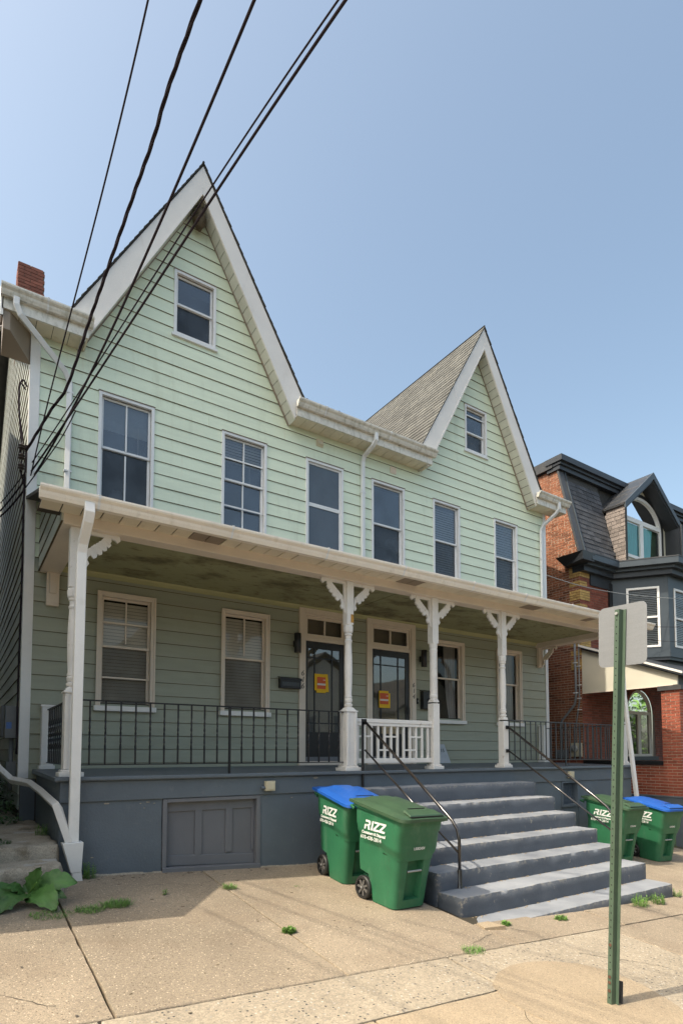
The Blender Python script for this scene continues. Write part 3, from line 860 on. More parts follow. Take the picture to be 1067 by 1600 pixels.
def gable(c, mat_l, mat_r, left_visible):
    # rake boards
    for sg in (-1, 1):
        pts = [(c, 9.16), (c, 9.64), (c + sg * 1.90, 6.34), (c + sg * 1.86, 6.18), (c + sg * 1.69, 6.02)]
        # two lengths meeting halfway
        t = .5 if sg < 0 else .42
        def lerp(a, b, t): return (a[0] + (b[0] - a[0]) * t, a[1] + (b[1] - a[1]) * t)
        o0, o1 = pts[1], pts[2]; i0, i1 = pts[0], pts[4]
        om, im = lerp(o0, o1, t), lerp(i0, i1, t)
        obj('rake_board', MB().prism([i0, o0, om, im], 1, YF, YF + .03), M['rake'], house, bevel=.002)
        obj('rake_board', MB().prism([im, om, o1, pts[3], i1], 1, YF + .002, YF + .03), M['rake'], house, bevel=.002)
        # small bead along the lower edge of the rake
        q = MB(); d = .035
        q.prism([(i0[0], i0[1] - .0), (i0[0], i0[1] + .045), (i1[0] + sg * .02, i1[1] + .03), (i1[0], i1[1])], 1, YF - .008, YF - .0005)
        obj('rake_bead', q, M['rake'], house)
        # soffit pieces up the slope
        n = 21
        p0 = Vector((c, GAP)); p1 = Vector((c + sg * 1.74, 6.03))
        for i in range(n):
            a = p0.lerp(p1, (i + .03) / n); b = p0.lerp(p1, (i + .97) / n)
            nn = Vector((-(p1 - p0).y, (p1 - p0).x)).normalized() * (.015 if sg > 0 else -.015)
            m = MB().hexa([(a.x, YF + .03, a.y), (b.x, YF + .03, b.y), (b.x, .0, b.y), (a.x, .0, a.y)], [(a.x - nn.x, YF + .03, a.y - nn.y), (b.x - nn.x, YF + .03, b.y - nn.y), (b.x - nn.x, .0, b.y - nn.y), (a.x - nn.x, .0, a.y - nn.y)])
            obj('soffit_panel', m, M['soffit_g'], house)
        m = MB()
        m.prism([(c, 9.22), (c, 9.60), (c + sg * 1.86, 6.30), (c + sg * 1.72, 6.06)], 1, YF + .035, YF + .05)
        obj('soffit_backing', m, M['shadowline'], house)
        # J-channel on the wall
        q0 = Vector((c, GAP - .02)); q1 = Vector((c + sg * 1.71, 6.03))
        obj('soffit_trim', MB().tube([(q0.x, -.024, q0.y), (q1.x, -.024, q1.y)], .01, rect=(.02, .02), up=(0, 1, 0)), M['tan'], house)
    # lower closing piece of the rake
    # roof planes: shingle courses stepping up the slope
    for sg in (-1, 1):
        top = Vector((c, 9.685)); bot = Vector((c + sg * 1.945, 6.30))
        ln = (bot - top).length; d = (bot - top).normalized(); nrm = Vector((d.y, -d.x)) * (-1 if sg < 0 else 1)
        if nrm.y < 0: nrm = -nrm
        back = 4.9
        m = MB()
        m.hexa([(top.x, YF - .012, top.y - .03), (bot.x, YF - .012, bot.y - .03), (bot.x, .6, bot.y - .03), (top.x, back, top.y - .03)], [(top.x, YF - .012, top.y - .0), (bot.x, YF - .012, bot.y - .0), (bot.x, .6, bot.y - .0), (top.x, back, top.y - .0)])
        obj('roof_deck', m, M['roofdark'], house)
        m = MB()
        ex = .14; rows = int(ln / ex) + 1
        rr = random.Random(int(c * 10) + sg)
        for r_ in range(rows):
            a = top + d * (ln - r_ * ex); b = top + d * max(0, ln - (r_ + 1) * ex)
            yb = .6 + (back - .6) * (r_ * ex) / ln + .35
            yb = min(yb, 5.2)
            y = YF - .022 - rr.random() * .01
            off = rr.random() * .3
            first = True
            while y < yb:
                y2 = min(yb, y + (.30 if not first else .05 + off)); first = False
                e = .010 + rr.random() * .005
                p = [a + nrm * e, a + nrm * e, b + nrm * .002, b + nrm * .002]
                m.add([(a.x, y + .003, a.y), (a.x, y2 - .003, a.y), (p[0].x, y + .003, p[0].y), (p[0].x, y2 - .003, p[0].y), (p[2].x, y + .003, p[2].y), (p[2].x, y2 - .003, p[2].y)], [(0, 1, 3, 2), (2, 3, 5, 4), (0, 2, 4), (1, 5, 3)])
                y = y2
        so_ = obj('roof_shingles', m, M['roofgrey'], house, kind='stuff', recalc=False)
        tone(so_, 4, .78, 1.15, seed=int(c) + sg)
    m = MB()
    m.tube([(c, YF - .02, 9.695), (c, 5.0, 9.695)], .018, 6)
    obj('ridge_cap', m, M['roofgrey'], house, recalc=True)
    tone(house.children[-1], 6, .8, 1.0)


gable(CG[0], 0, 0, 0)
gable(CG[1], 0, 0, 1)
# mud nest under the left apex
nb = bmesh.new(); bmesh.ops.create_icosphere(nb, subdivisions=3, radius=1)
m = MB(); m.v = []
for v in nb.verts:
    p = v.co.copy(); p *= 1 + .25 * mnoise.noise(p * 2.5)
    wz = .5 if p.z > 0 else 1.0
    m.v.append((2.30 + p.x * .09 * (1.1 - .5 * max(0, p.z)), -.15 + p.y * .10, 8.88 + p.z * .20))
nb.verts.ensure_lookup_table()
for f in nb.faces: m.f.append(tuple(v.index for v in f.verts)); m.m.append(0)
nb.free()
tag(obj('wasp_nest', m, M['nest'], None, loc=(2.3, -.15, 8.7), smooth=True), 'brown mud nest tucked under the peak of the left gable', 'nest')

# --- main roof
m = MB()
for (x0, x1) in ((-.40, HX + .42),):
    m.hexa([(x0, .06, 6.51), (x1, .06, 6.51), (x1, 4.8, 9.49), (x0, 4.8, 9.49)], [(x0, .06, 6.56), (x1, .06, 6.56), (x1, 4.8, 9.545), (x0, 4.8, 9.545)])
    for (a, b) in ((-.40, .50), (4.14, 6.95), (10.60, HX + .42)):
        m.hexa([(a, -.34, 6.26), (b, -.34, 6.26), (b, .06, 6.51), (a, .06, 6.51)], [(a, -.34, 6.31), (b, -.34, 6.31), (b, .06, 6.56), (a, .06, 6.56)])
    m.hexa([(x0, 4.8, 9.49), (x1, 4.8, 9.49), (x1, 10.4, 6.0), (x0, 10.4, 6.0)], [(x0, 4.8, 9.545), (x1, 4.8, 9.545), (x1, 10.4, 6.05), (x0, 10.4, 6.05)])
roof = obj('roof', m, M['roofdark'], house)


def gutter(x0, x1, yb, zt, mat, name='gutter', h=.125, dpt=.125, hangers=True, par=None):
    """K-style gutter: flat back, ogee front"""
    pr = [(yb, zt), (yb, zt - h), (yb - dpt * .45, zt - h), (yb - dpt * .62, zt - h * .72), (yb - dpt * .70, zt - h * .50), (yb - dpt * .93, zt - h * .30), (yb - dpt, zt - h * .16), (yb - dpt, zt), (yb - dpt + .015, zt), (yb - dpt + .015, zt - .02), (yb - .012, zt - .03), (yb - .012, zt)]
    m = MB()
    n = len(pr)
    segs = max(1, int((x1 - x0) / 3))
    for s_ in range(segs):
        a = x0 + (x1 - x0) * s_ / segs; b = x0 + (x1 - x0) * (s_ + 1) / segs
        vs = [(a, p[0], p[1]) for p in pr] + [(b, p[0], p[1]) for p in pr]
        m.add(vs, [(i, i + 1, i + 1 + n, i + n) for i in range(n - 1)])
        if s_ == 0: m.add(vs, [tuple(range(n))])
        if s_ == segs - 1: m.add(vs, [tuple(range(2 * n - 1, n - 1, -1))])
    g = obj(name, m, mat, par or house, recalc=False)
    if hangers:
        q = MB(); x = x0 + .55
        while x < x1 - .1:
            e = .003
            for i in range(1, 7):
                (ya, za), (y2, z2) = pr[i], pr[i + 1]
                q.add([(x - .012, ya - e, za - e), (x + .012, ya - e, za - e), (x + .012, y2 - e, z2 - e), (x - .012, y2 - e, z2 - e)], [(0, 1, 2, 3)])
            q.box(x - .014, x + .014, yb - dpt - .006, yb, zt + .0, zt + .007)
            x += rb.uniform(1.15, 1.5)
        obj('gutter_bracket', q, M['alu'], g, recalc=False)
    return g


# upper eave: box soffit + fascia + gutter in three stretches
SZ = 6.06
for (a, b) in ((-.40, .66), (4.02, 7.16), (10.44, 11.54)):
    obj('fascia', MB().box(a, b, -.34, -.315, SZ + .0, 6.27), M['gutter_top'], house)
    gutter(a - .02, b + .05, -.342, 6.33, M['gutter_top'])
    x = a + .002; i = 0
    while x < b - .02:
        x2 = min(b, x + .205)
        obj('soffit_panel', MB().box(x + .004, x2 - .004, -.314, -.012, SZ, SZ + .012), M['soffit'], house)
        x = x2
    obj('soffit_backing', MB().box(a, b, -.314, .0, SZ + .014, SZ + .03), M['shadowline'], house)
# closers at the ends of the middle eave
obj('soffit_end', MB().box(-.40, -.385, -.34, .0, SZ - .02, 6.3), M['tan'], house)
# sloping soffit of the left roof edge
for i in range(9):
    y = .0 + i * .55
    z = 6.02 + y * .63
    z2 = z + .54 * .63
    m = MB().hexa([(-.38, y, z), (-.012, y, z), (-.012, y + .54, z2), (-.38, y + .54, z2)], [(-.38, y, z + .015), (-.012, y, z + .015), (-.012, y + .54, z2 + .015), (-.38, y + .54, z2 + .015)])
    obj('soffit_panel', m, M['tan'], house)
m = MB().hexa([(-.42, -.34, 5.96), (-.385, -.34, 5.96), (-.385, 4.8, 9.2), (-.42, 4.8, 9.2)], [(-.42, -.34, 6.33), (-.385, -.34, 6.33), (-.385, 4.8, 9.57), (-.42, 4.8, 9.57)])
obj('fascia', m, M['white'], house)
# eave end bracket boards (brown) under the left corner
m = MB().hexa([(-.38, -.31, 5.80), (-.30, -.31, 5.80), (-.012, .02, 5.62), (-.38, .02, 5.62)], [(-.38, -.31, 6.05), (-.30, -.31, 6.05), (-.012, .02, 6.05), (-.38, .02, 6.05)])
obj('soffit_return', m, M['tan'], house)


# downspouts
def spout(path, mat, w=.075, d=.055, straps=(), par=None, name='downspout', up=(0, 1, 0)):
    m = MB().tube(path, .03, rect=(w, d), up=up)
    o = obj(name, m, mat, par or house, bevel=.008)
    q = MB()
    for (x, y, z) in straps: q.box(x - w / 2 - .012, x + w / 2 + .012, y - d / 2 - .006, y + d / 2 + .01, z - .012, z + .012)
    if straps: obj('strap', q, M['alu'], o)
    return o


spout([(-.24, -.40, 6.22), (-.24, -.40, 6.12), (-.19, -.38, 6.02), (.40, -.10, 5.62), (.47, -.055, 5.50), (.47, -.055, 3.74)], M['alu'], straps=[(.47, -.055, 5.35), (.47, -.055, 4.2)])
spout([(5.68, -.40, 6.24), (5.68, -.40, 6.10), (5.66, -.33, 6.02), (5.62, -.10, 5.90), (5.62, -.055, 5.80), (5.62, -.055, 3.74)], M['alu'], straps=[(5.62, -.055, 5.2)])
spout([(11.18, -.40, 6.24), (11.18, -.40, 6.08), (11.15, -.32, 5.98), (10.96, -.10, 5.72), (10.94, -.055, 5.60), (10.94, -.055, 3.74)], M['alu'], straps=[(10.94, -.055, 4.9)])

# dryer vents on the wall
m = MB().box(4.60, 4.74, -.03, -.012, 5.84, 5.97).hexa([(4.615, -.085, 5.865), (4.725, -.085, 5.865), (4.725, -.03, 5.85), (4.615, -.03, 5.85)], [(4.615, -.06, 5.90), (4.725, -.06, 5.90), (4.725, -.03, 5.955), (4.615, -.03, 5.955)])
obj('wall_vent', m, M['soffit'], house, label='dirty hooded wall vent under the middle eave')
m = MB().box(6.32, 6.46, -.03, -.012, 5.80, 5.93).box(6.345, 6.435, -.036, -.03, 5.825, 5.905)
obj('wall_vent', m, M['cream'], house, label='flat square wall plate right of the middle downspout')
# two cast snow guards on the eave
for x in (4.26, 4.94):
    m = MB()
    m.tube([(x - .05, -.26, 6.36), (x - .03, -.26, 6.45), (x, -.26, 6.48), (x + .03, -.26, 6.45), (x + .05, -.26, 6.36)], .014, 6)
    m.box(x - .012, x + .012, -.27, -.25, 6.33, 6.47); m.tube([(x - .035, -.26, 6.42), (x + .035, -.26, 6.42)], .01, 6); m.box(x - .05, x + .05, -.30, -.16, 6.345, 6.365)
    obj('snow_guard', m, M['iron_snow'], house)

# --- chimney with separate bricks
cx0, cx1, cy0, cy1, cz0, cz1 = -.02, .42, 3.1, 3.55, 7.6, 9.42
chim = obj('chimney', MB().box(cx0 + .006, cx1 - .006, cy0 + .006, cy1 - .006, cz0, cz1 - .01), M['mortar_d'], house)
BM = {}


def brick_mesh(L, H, D, mat, key):
    if key in BM: return BM[key]
    me = bpy.data.meshes.new('brick')
    x, y, z = L / 2, D / 2, H / 2; e = .003
    vs = []
    for zz in (-z, z):
        for (a, b) in ((-x, -y), (x, -y), (x, y), (-x, y)):
            k = 1
            vs.append((a, b, zz))
    me.from_pydata(vs, [], [(0, 3, 2, 1), (4, 5, 6, 7), (0, 1, 5, 4), (1, 2, 6, 5), (2, 3, 7, 6), (3, 0, 4, 7)])
    me.materials.append(mat)
    BM[key] = me
    return me


def brick_at(par, me, p, ang=0):
    o = bpy.data.objects.new('brick', me); COL.objects.link(o)
    o.parent = par; o.location = Vector(p) - WO[par.name]; o.rotation_euler = (0, 0, ang)
    return o


bc = brick_mesh(.2, .056, .10, M['brick_chim'], 'chim'); bch = brick_mesh(.095, .056, .10, M['brick_chim'], 'chimh')
z = 8.30; r_ = 0
while z < cz1 - .02:
    # front face and left face
    offs = 0 if r_ % 2 else .105
    x = cx0 - offs * 0
    row = [(.2, .10), (.2, .31), (.095, .46 - .03)] if r_ % 2 else [(.095, .05), (.2, .205), (.2, .415 - .075)]
    cells = [(.0, .2), (.21, .41), (.42, .44)] if r_ % 2 == 0 else [(.0, .095), (.105, .305), (.315, .44)]
    for (a, b) in cells:
        if b - a < .03: continue
        L = b - a
        me = brick_mesh(round(L, 3), .056, .05, M['brick_chim'], ('c', round(L, 3)))
        brick_at(chim, me, (cx0 + (a + b) / 2, cy0 + .02 - rb.uniform(0, .004), z + .028))
        brick_at(chim, me, (cx0 + .02 - rb.uniform(0, .004), cy0 + .01 + (a + b) / 2, z + .028), PI / 2)
    z += .066; r_ += 1
obj('chimney_cap', MB().lathe([(.14, 0), (.14, .05), (.12, .07), (.10, .10), (.04, .115)], (.2, 3.32, cz1 - .01), 16), M['steel'], chim)

# ------------------------------------------------------------------ porch
PY = -2.03            # post line
DE = -2.20            # deck edge
# deck
m = MB().hexa([(.14, DE, -.085), (HX - .14, DE, -.085), (HX - .14, .0, -.06), (.14, .0, -.06)], [(.14, DE, -.04), (HX - .14, DE, -.04), (HX - .14, .0, .0), (.14, .0, .0)])
deck = obj('porch_floor', m, M['greypaint'], house, bevel=.006)
obj('floor_edging', MB().box(.13, HX - .13, DE - .025, DE - .001, -.075, -.034), M['greypaint'], house, bevel=.008)


def rough_box(name, x0, x1, y0, y1, z0, z1, mat, par, amp=.004, cell=.07, seed=0, noback=True, edge=.006, label=None, zfun=None):
    """box whose faces are finely divided and gently uneven, like painted concrete"""
    nx = max(2, int((x1 - x0) / cell)); ny = max(2, int((y1 - y0) / cell)); nz = max(2, int((z1 - z0) / cell))
    bm = bmesh.new()
    vd = {}
    def V(i, j, k):
        key = (i, j, k)
        if key not in vd:
            x = x0 + (x1 - x0) * i / nx; y = y0 + (y1 - y0) * j / ny; z_ = z0 + (z1 - z0) * k / nz
            p = Vector((x, y, z_)); q = p * 5 + Vector((seed, seed * 2, 0))
            n1 = mnoise.noise(q) * amp + mnoise.noise(q * 4) * amp * .5
            n2 = mnoise.noise(q + Vector((9, 3, 1))) * amp + mnoise.noise(q * 4 + Vector((9, 3, 1))) * amp * .5
            on = (i in (0, nx)) + (j in (0, ny)) + (k in (0, nz))
            if j == 0: p.y += n1
            if k == nz: p.z += n2 * .7
            if i == 0 or i == nx: p.x += n1
            if on >= 2:
                e = edge * (1 + .8 * mnoise.noise(q * 2.2 + Vector((4, 4, 4))))
                if i == 0: p.x += e
                if i == nx: p.x -= e
                if j == 0: p.y += e
                if k == nz: p.z -= e * .6
            vd[key] = bm.verts.new(p)
        return vd[key]
    for i in range(nx):
        for k in range(nz): bm.faces.new((V(i, 0, k), V(i + 1, 0, k), V(i + 1, 0, k + 1), V(i, 0, k + 1)))
        for j in range(ny): bm.faces.new((V(i, j, nz), V(i + 1, j, nz), V(i + 1, j + 1, nz), V(i, j + 1, nz)))
    for j in range(ny):
        for k in range(nz):
            bm.faces.new((V(0, j, k), V(0, j, k + 1), V(0, j + 1, k + 1), V(0, j + 1, k)))
            bm.faces.new((V(nx, j, k), V(nx, j + 1, k), V(nx, j + 1, k + 1), V(nx, j, k + 1)))
    bmesh.ops.recalc_face_normals(bm, faces=bm.faces)
    me = bpy.data.meshes.new(name)
    L = WO[par.name] if par else Vector((x0, y0, z0))
    for v in bm.verts: v.co -= L
    bm.to_mesh(me); bm.free()
    me.materials.append(mat)
    for p in me.polygons: p.use_smooth = True
    try: me.set_sharp_from_angle(angle=R(50))
    except Exception: pass
    o = bpy.data.objects.new(name, me); COL.objects.link(o)
    if par: o.parent = par
    else: o.location = L
    WO[o.name] = L.copy()
    if label: o['label'] = label
    return o


# porch base: piers of wall around the openings
BY = -2.15
base = [(.19, 1.27, BY, -.30), (2.50, 8.62, BY, -.30), (9.12, HX - .18, BY, -.30)]
for i, (a, b, y, zt) in enumerate(base):
    rough_box('foundation_wall', a, b, y, y + .3, -2.0, zt, M['greypaint'], house, amp=.004, cell=.09, seed=i)
rough_box('foundation_wall', 8.62, 9.12, BY, BY + .3, -2.1, -.74, M['greypaint'], house, amp=.004, cell=.09, seed=5)
rough_box('foundation_wall', .19, .45, BY + .29, .0, -2.0, -.09, M['greypaint'], house, amp=.005, cell=.1, seed=9)
rough_box('foundation_wall', HX - .45, HX - .18, BY + .29, .0, -2.4, -.09, M['greypaint'], house, amp=.005, cell=.12, seed=19)
obj('base_band', MB().box(.19, HX - .18, BY - .022, BY + .28, -.305, -.087), M['greypaint'], house, bevel=.006)
rough_box('foundation_wall', -.0, .19, -.0, .3, -2.0, -.13, M['greypaint'], house, amp=.004, cell=.08, seed=15)
# boarded basement opening left: frame and panelled shutter
gx0, gx1, gtz = 1.27, 2.50, -.31
gb0, gb1 = gz(gx0, BY), gz(gx1, BY)
m = MB()
m.box(gx0, gx0 + .05, BY - .012, BY + .2, gb0 - .05, gtz); m.box(gx1 - .05, gx1, BY - .012, BY + .2, gb1 - .05, gtz); m.box(gx0 + .05, gx1 - .05, BY - .012, BY + .2, gtz - .045, gtz)
m.hexa([(gx0, BY - .03, gb0 - .05), (gx1, BY - .03, gb1 - .05), (gx1, BY + .2, gb1 - .05), (gx0, BY + .2, gb0 - .05)], [(gx0, BY - .03, gb0 + .045), (gx1, BY - .03, gb1 + .045), (gx1, BY + .2, gb1 + .05), (gx0, BY + .2, gb0 + .05)])
hf = obj('hatch_frame', m, M['greywood'], house, bevel=.004)
m = MB()
yy = BY + .085
m.box(gx0 + .05, gx1 - .05, yy, yy + .02, gb1, gtz - .045)
hd = obj('basement_hatch', m, M['greywood'], house, label='grey boarded basement hatch with three panels')
m = MB()
xa, xb = gx0 + .05, gx1 - .05
st = [xa, xa + (xb - xa) * .355, xa + (xb - xa) * .70, xb]
m.box(xa, xb, yy - .02, yy - .001, gtz - .16, gtz - .045)
m.hexa([(xa, yy - .02, gb0 + .05), (xb, yy - .02, gb1 + .05), (xb, yy - .001, gb1 + .05), (xa, yy - .001, gb0 + .05)], [(xa, yy - .02, gb0 + .17), (xb, yy - .02, gb1 + .17), (xb, yy - .001, gb1 + .17), (xa, yy - .001, gb0 + .17)])
for i, s_ in enumerate(st):
    w0, w1 = (s_, s_ + .035) if i == 0 else ((s_ - .035, s_) if i == 3 else (s_ - .045, s_ + .045))
    m.box(w0, w1, yy - .02, yy - .001, gb0 + .14, gtz - .15)
obj('hatch_rail', m, M['greywood'], hd, bevel=.006)
# basement window right
m = MB().box(8.62, 8.65, BY - .01, BY + .2, -.74, -.31).box(9.09, 9.12, BY - .01, BY + .2, -.74, -.31).box(8.65, 9.09, BY - .01, BY + .2, -.34, -.31).box(8.60, 9.14, BY - .03, BY + .2, -.78, -.735)
bw = obj('basement_window', m, M['greypaint'], house)
obj('pane', MB().poly([(8.65, BY + .12, -.74), (9.09, BY + .12, -.74), (9.09, BY + .12, -.34), (8.65, BY + .12, -.34)]), M['screen'], bw, recalc=False)
m = MB()
for k in range(1, 8): m.box(8.65 + k * .055 - .004, 8.65 + k * .055 + .004, BY + .05, BY + .058, -.74, -.34)
for k in range(1, 6): m.box(8.65, 9.09, BY + .058, BY + .066, -.74 + k * .066 - .004, -.74 + k * .066 + .004)
obj('grille', m, M['greypaint'], bw)
# two electrical boxes on the base band
for (x, z) in ((2.60, -.20), (8.82, -.19)):
    m = MB().box(x - .06, x + .07, BY - .085, BY - .022, z - .06, z + .065).box(x - .045, x + .055, BY - .094, BY - .085, z - .045, z + .05)
    lb = obj('outlet_box', m, M['beigebox'], house, bevel=.006, label='small beige outlet box on the porch base')
    obj('conduit_nub', MB().lathe([(.022, 0), (.022, .05)], (x - .11, BY - .05, z - .02), 8, axis=0), M['greypaint'], lb)

# beams
m = MB().box(.16, HX - .16, -2.13, -1.93, 2.69, 2.83)
beam = obj('porch_beam', m, M['cream'], house, bevel=.006)
obj('porch_beam', MB().box(.16, .42, -1.93, .0, 2.71, 2.83), M['cream'], house, bevel=.006)
obj('porch_beam', MB().box(HX - .42, HX - .16, -1.93, .0, 2.71, 2.83), M['cream'], house, bevel=.006)
obj('porch_ceiling', MB().box(.42, HX - .42, -1.93, .0, 2.825, 2.845), M['ceil'], house)
obj('ceiling_seam', MB().box(5.20, 5.235, -1.93, -.02, 2.817, 2.826), M['ceil'], house)
obj('crown_moulding', MB().prism([(-.016, 2.825), (-.075, 2.825), (-.06, 2.80), (-.02, 2.765), (-.016, 2.76)], 0, .42, HX - .42), M['crown'], house)
obj('inner_moulding', MB().prism([(-1.93, 2.825), (-1.885, 2.825), (-1.90, 2.80), (-1.93, 2.77)], 0, .42, HX - .42), M['crown'], house)
# front soffit in short panels
x = -.08; i = 0
rs = random.Random(11)
vents = {21, 22, 34, 35, 49, 50}
while x < HX + .02:
    x2 = min(HX + .06, x + .2)
    o = obj('soffit_panel', MB().box(x + .006, x2 - .006, -2.46, -2.131, 2.80 + rs.uniform(0, .004), 2.812), M['soffit'] if i not in (8, 9, 24, 25, 38, 39, 47) else M['tan'], house)
    x = x2; i += 1
obj('soffit_backing', MB().box(-.08, HX + .06, -2.46, -1.94, 2.832, 2.842), M['shadowline'], house)
obj('fascia', MB().box(-.10, HX + .08, -2.475, -2.46, 2.765, 2.875), M['gutter'], house)
gutter(-.115, HX + .10, -2.476, 2.885, M['gutter'], h=.12, dpt=.12)
# end overhang soffits
# porch roof
def rz(y): return 2.885 + (y + 2.50) * .335
m = MB().hexa([(-.09, -2.50, rz(-2.5) - .03), (HX + .08, -2.50, rz(-2.5) - .03), (HX + .08, -.018, rz(0) - .03), (-.03, -.018, rz(0) - .03)], [(-.09, -2.50, rz(-2.5) + .008), (HX + .08, -2.50, rz(-2.5) + .008), (HX + .08, -.018, rz(0) + .01), (-.03, -.018, rz(0) + .01)])
obj('porch_roof', m, M['roofdark'], house)
# side pediments with boards
for xw, sg in ((.158, -1), (HX - .158, 1)):
    obj('pediment', MB().prism([(-2.1, 2.82), (0, 2.82), (0, rz(0) - .03), (-2.1, rz(-2.1) - .03)], 0, xw, xw + .01 * -sg), M['shadowline'], house)
    for k in range(4):
        za, zb = 2.72 + k * .2, 2.72 + k * .2 + .2
        ya = max(-2.12, (zb - .03 - rz(0)) / .335 + .0) if zb > rz(-2.1) else -2.12
        yy0 = max(-2.12, -2.5 + (za + .03 - 2.885) / .335 + .0)
        if k == 0: yy0 = -2.12
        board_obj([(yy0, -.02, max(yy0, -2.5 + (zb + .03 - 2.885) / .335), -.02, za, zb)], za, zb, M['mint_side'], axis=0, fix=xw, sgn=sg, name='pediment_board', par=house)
# corbels on the wall at both ends
for xc in (.325, HX - .30):
    m = MB().prism([(-.015, 2.25), (-.07, 2.25), (-.085, 2.30), (-.085, 2.71), (-.015, 2.71)], 0, xc - .08, xc + .08)
    m.box(xc - .045, xc + .045, -.10, -.085, 2.42, 2.71)
    obj('corbel', m, M['cream'], house, bevel=.005)

# --- posts
def turned(profile, c, z0, z1, n=20):
    m = MB(); m.lathe([(r * .93, z0 + t * (z1 - z0)) for r, t in profile], (c[0], c[1], 0), n)
    return m


PROF = [(.062, 0), (.062, .015), (.050, .02), (.066, .035), (.066, .055), (.046, .065), (.060, .085), (.064, .11), (.052, .125), (.058, .13), (.058, .145), (.050, .16), (.058, .30), (.062, .45), (.060, .60), (.052, .74), (.050, .78), (.060, .79), (.060, .81), (.048, .82), (.048, .86), (.062, .87), (.062, .885), (.045, .895), (.056, .915), (.060, .94), (.045, .96), (.062, .975), (.062, 1)]
PROF2 = [(.07, 0), (.07, .02), (.058, .03), (.07, .05), (.07, .10), (.062, .11), (.066, .13), (.062, .15), (.066, .17), (.064, .40), (.066, .42), (.064, .44), (.064, .60), (.068, .62), (.064, .64), (.064, .78), (.068, .80), (.060, .83), (.070, .86), (.070, .88), (.06, .90), (.07, .93), (.07, 1)]


def fret(par, xp, dirx, y, ztop, mat, L=.34, H=.46, axis='x'):
    """sawn scroll bracket in the angle of post and beam"""
    o = [(0, 0), (.35, 0), (.36, -.035), (.33, -.06), (.31, -.04), (.27, -.03), (.25, -.055), (.27, -.075), (.265, -.105), (.235, -.10), (.24, -.13), (.215, -.145), (.195, -.13), (.19, -.165), (.165, -.175), (.15, -.16), (.14, -.195), (.11, -.20), (.115, -.17), (.085, -.18),
         (.06, -.20), (.055, -.235), (.065, -.27), (.05, -.30), (.025, -.30), (.015, -.335), (0, -.35)]
    inner = [(0, -.185), (.04, -.15), (.09, -.115), (.135, -.10), (.165, -.055), (.17, -.03), (0, -.03)]
    s1, s2 = L / .36, H / .35
    m = MB()
    # solid arm (between outer scroll and inner opening) in quads strips, plus rails against post and beam
    out = [(a * s1, b * s2) for a, b in o]
    inn = [(a * s1, b * s2) for a, b in inner]
    pl = [out[i] for i in range(0, 6)] + [(.27 * s1, -.03 * s2)]
    def pris(pts, th):
        if axis == 'x': m.prism([(xp + dirx * a, ztop + b) for a, b in pts], 1, y - th / 2, y + th / 2)
        else: m.prism([(y + dirx * a, ztop + b) for a, b in pts], 0, xp - th / 2, xp + th / 2)
    pris([(0, 0), (.35 * s1, 0), (.36 * s1, -.035 * s2), (.33 * s1, -.06 * s2), (.31 * s1, -.04 * s2), (.27 * s1, -.03 * s2), (0, -.03 * s2)], .035)
    pris([(0, -.03 * s2), (.025 * s1, -.03 * s2), (.025 * s1, -.30 * s2), (.015 * s1, -.335 * s2), (0, -.35 * s2)], .032)
    arm_o = [(.27, -.03), (.275, -.055), (.262, -.07), (.275, -.085), (.25, -.115), (.23, -.105), (.235, -.135), (.205, -.15), (.19, -.14), (.19, -.175), (.16, -.19), (.148, -.175), (.14, -.21), (.11, -.225), (.085, -.20), (.065, -.215), (.055, -.245), (.072, -.275), (.05, -.305), (.025, -.29)]
    arm_i = [(.20, -.03), (.195, -.045), (.185, -.05), (.175, -.065), (.16, -.07), (.15, -.085), (.135, -.09), (.125, -.105), (.112, -.105), (.10, -.12), (.088, -.125), (.078, -.14), (.065, -.145), (.055, -.155), (.045, -.16), (.038, -.175), (.034, -.195), (.032, -.22), (.028, -.25), (.025, -.275)]
    for i in range(len(arm_o) - 1):
        a, b, c_, d = arm_o[i], arm_o[i + 1], arm_i[i + 1], arm_i[i]
        pris([(p[0] * s1, p[1] * s2) for p in (a, b, c_, d)], .03)
    return obj('bracket', m, mat, par, recalc=True)


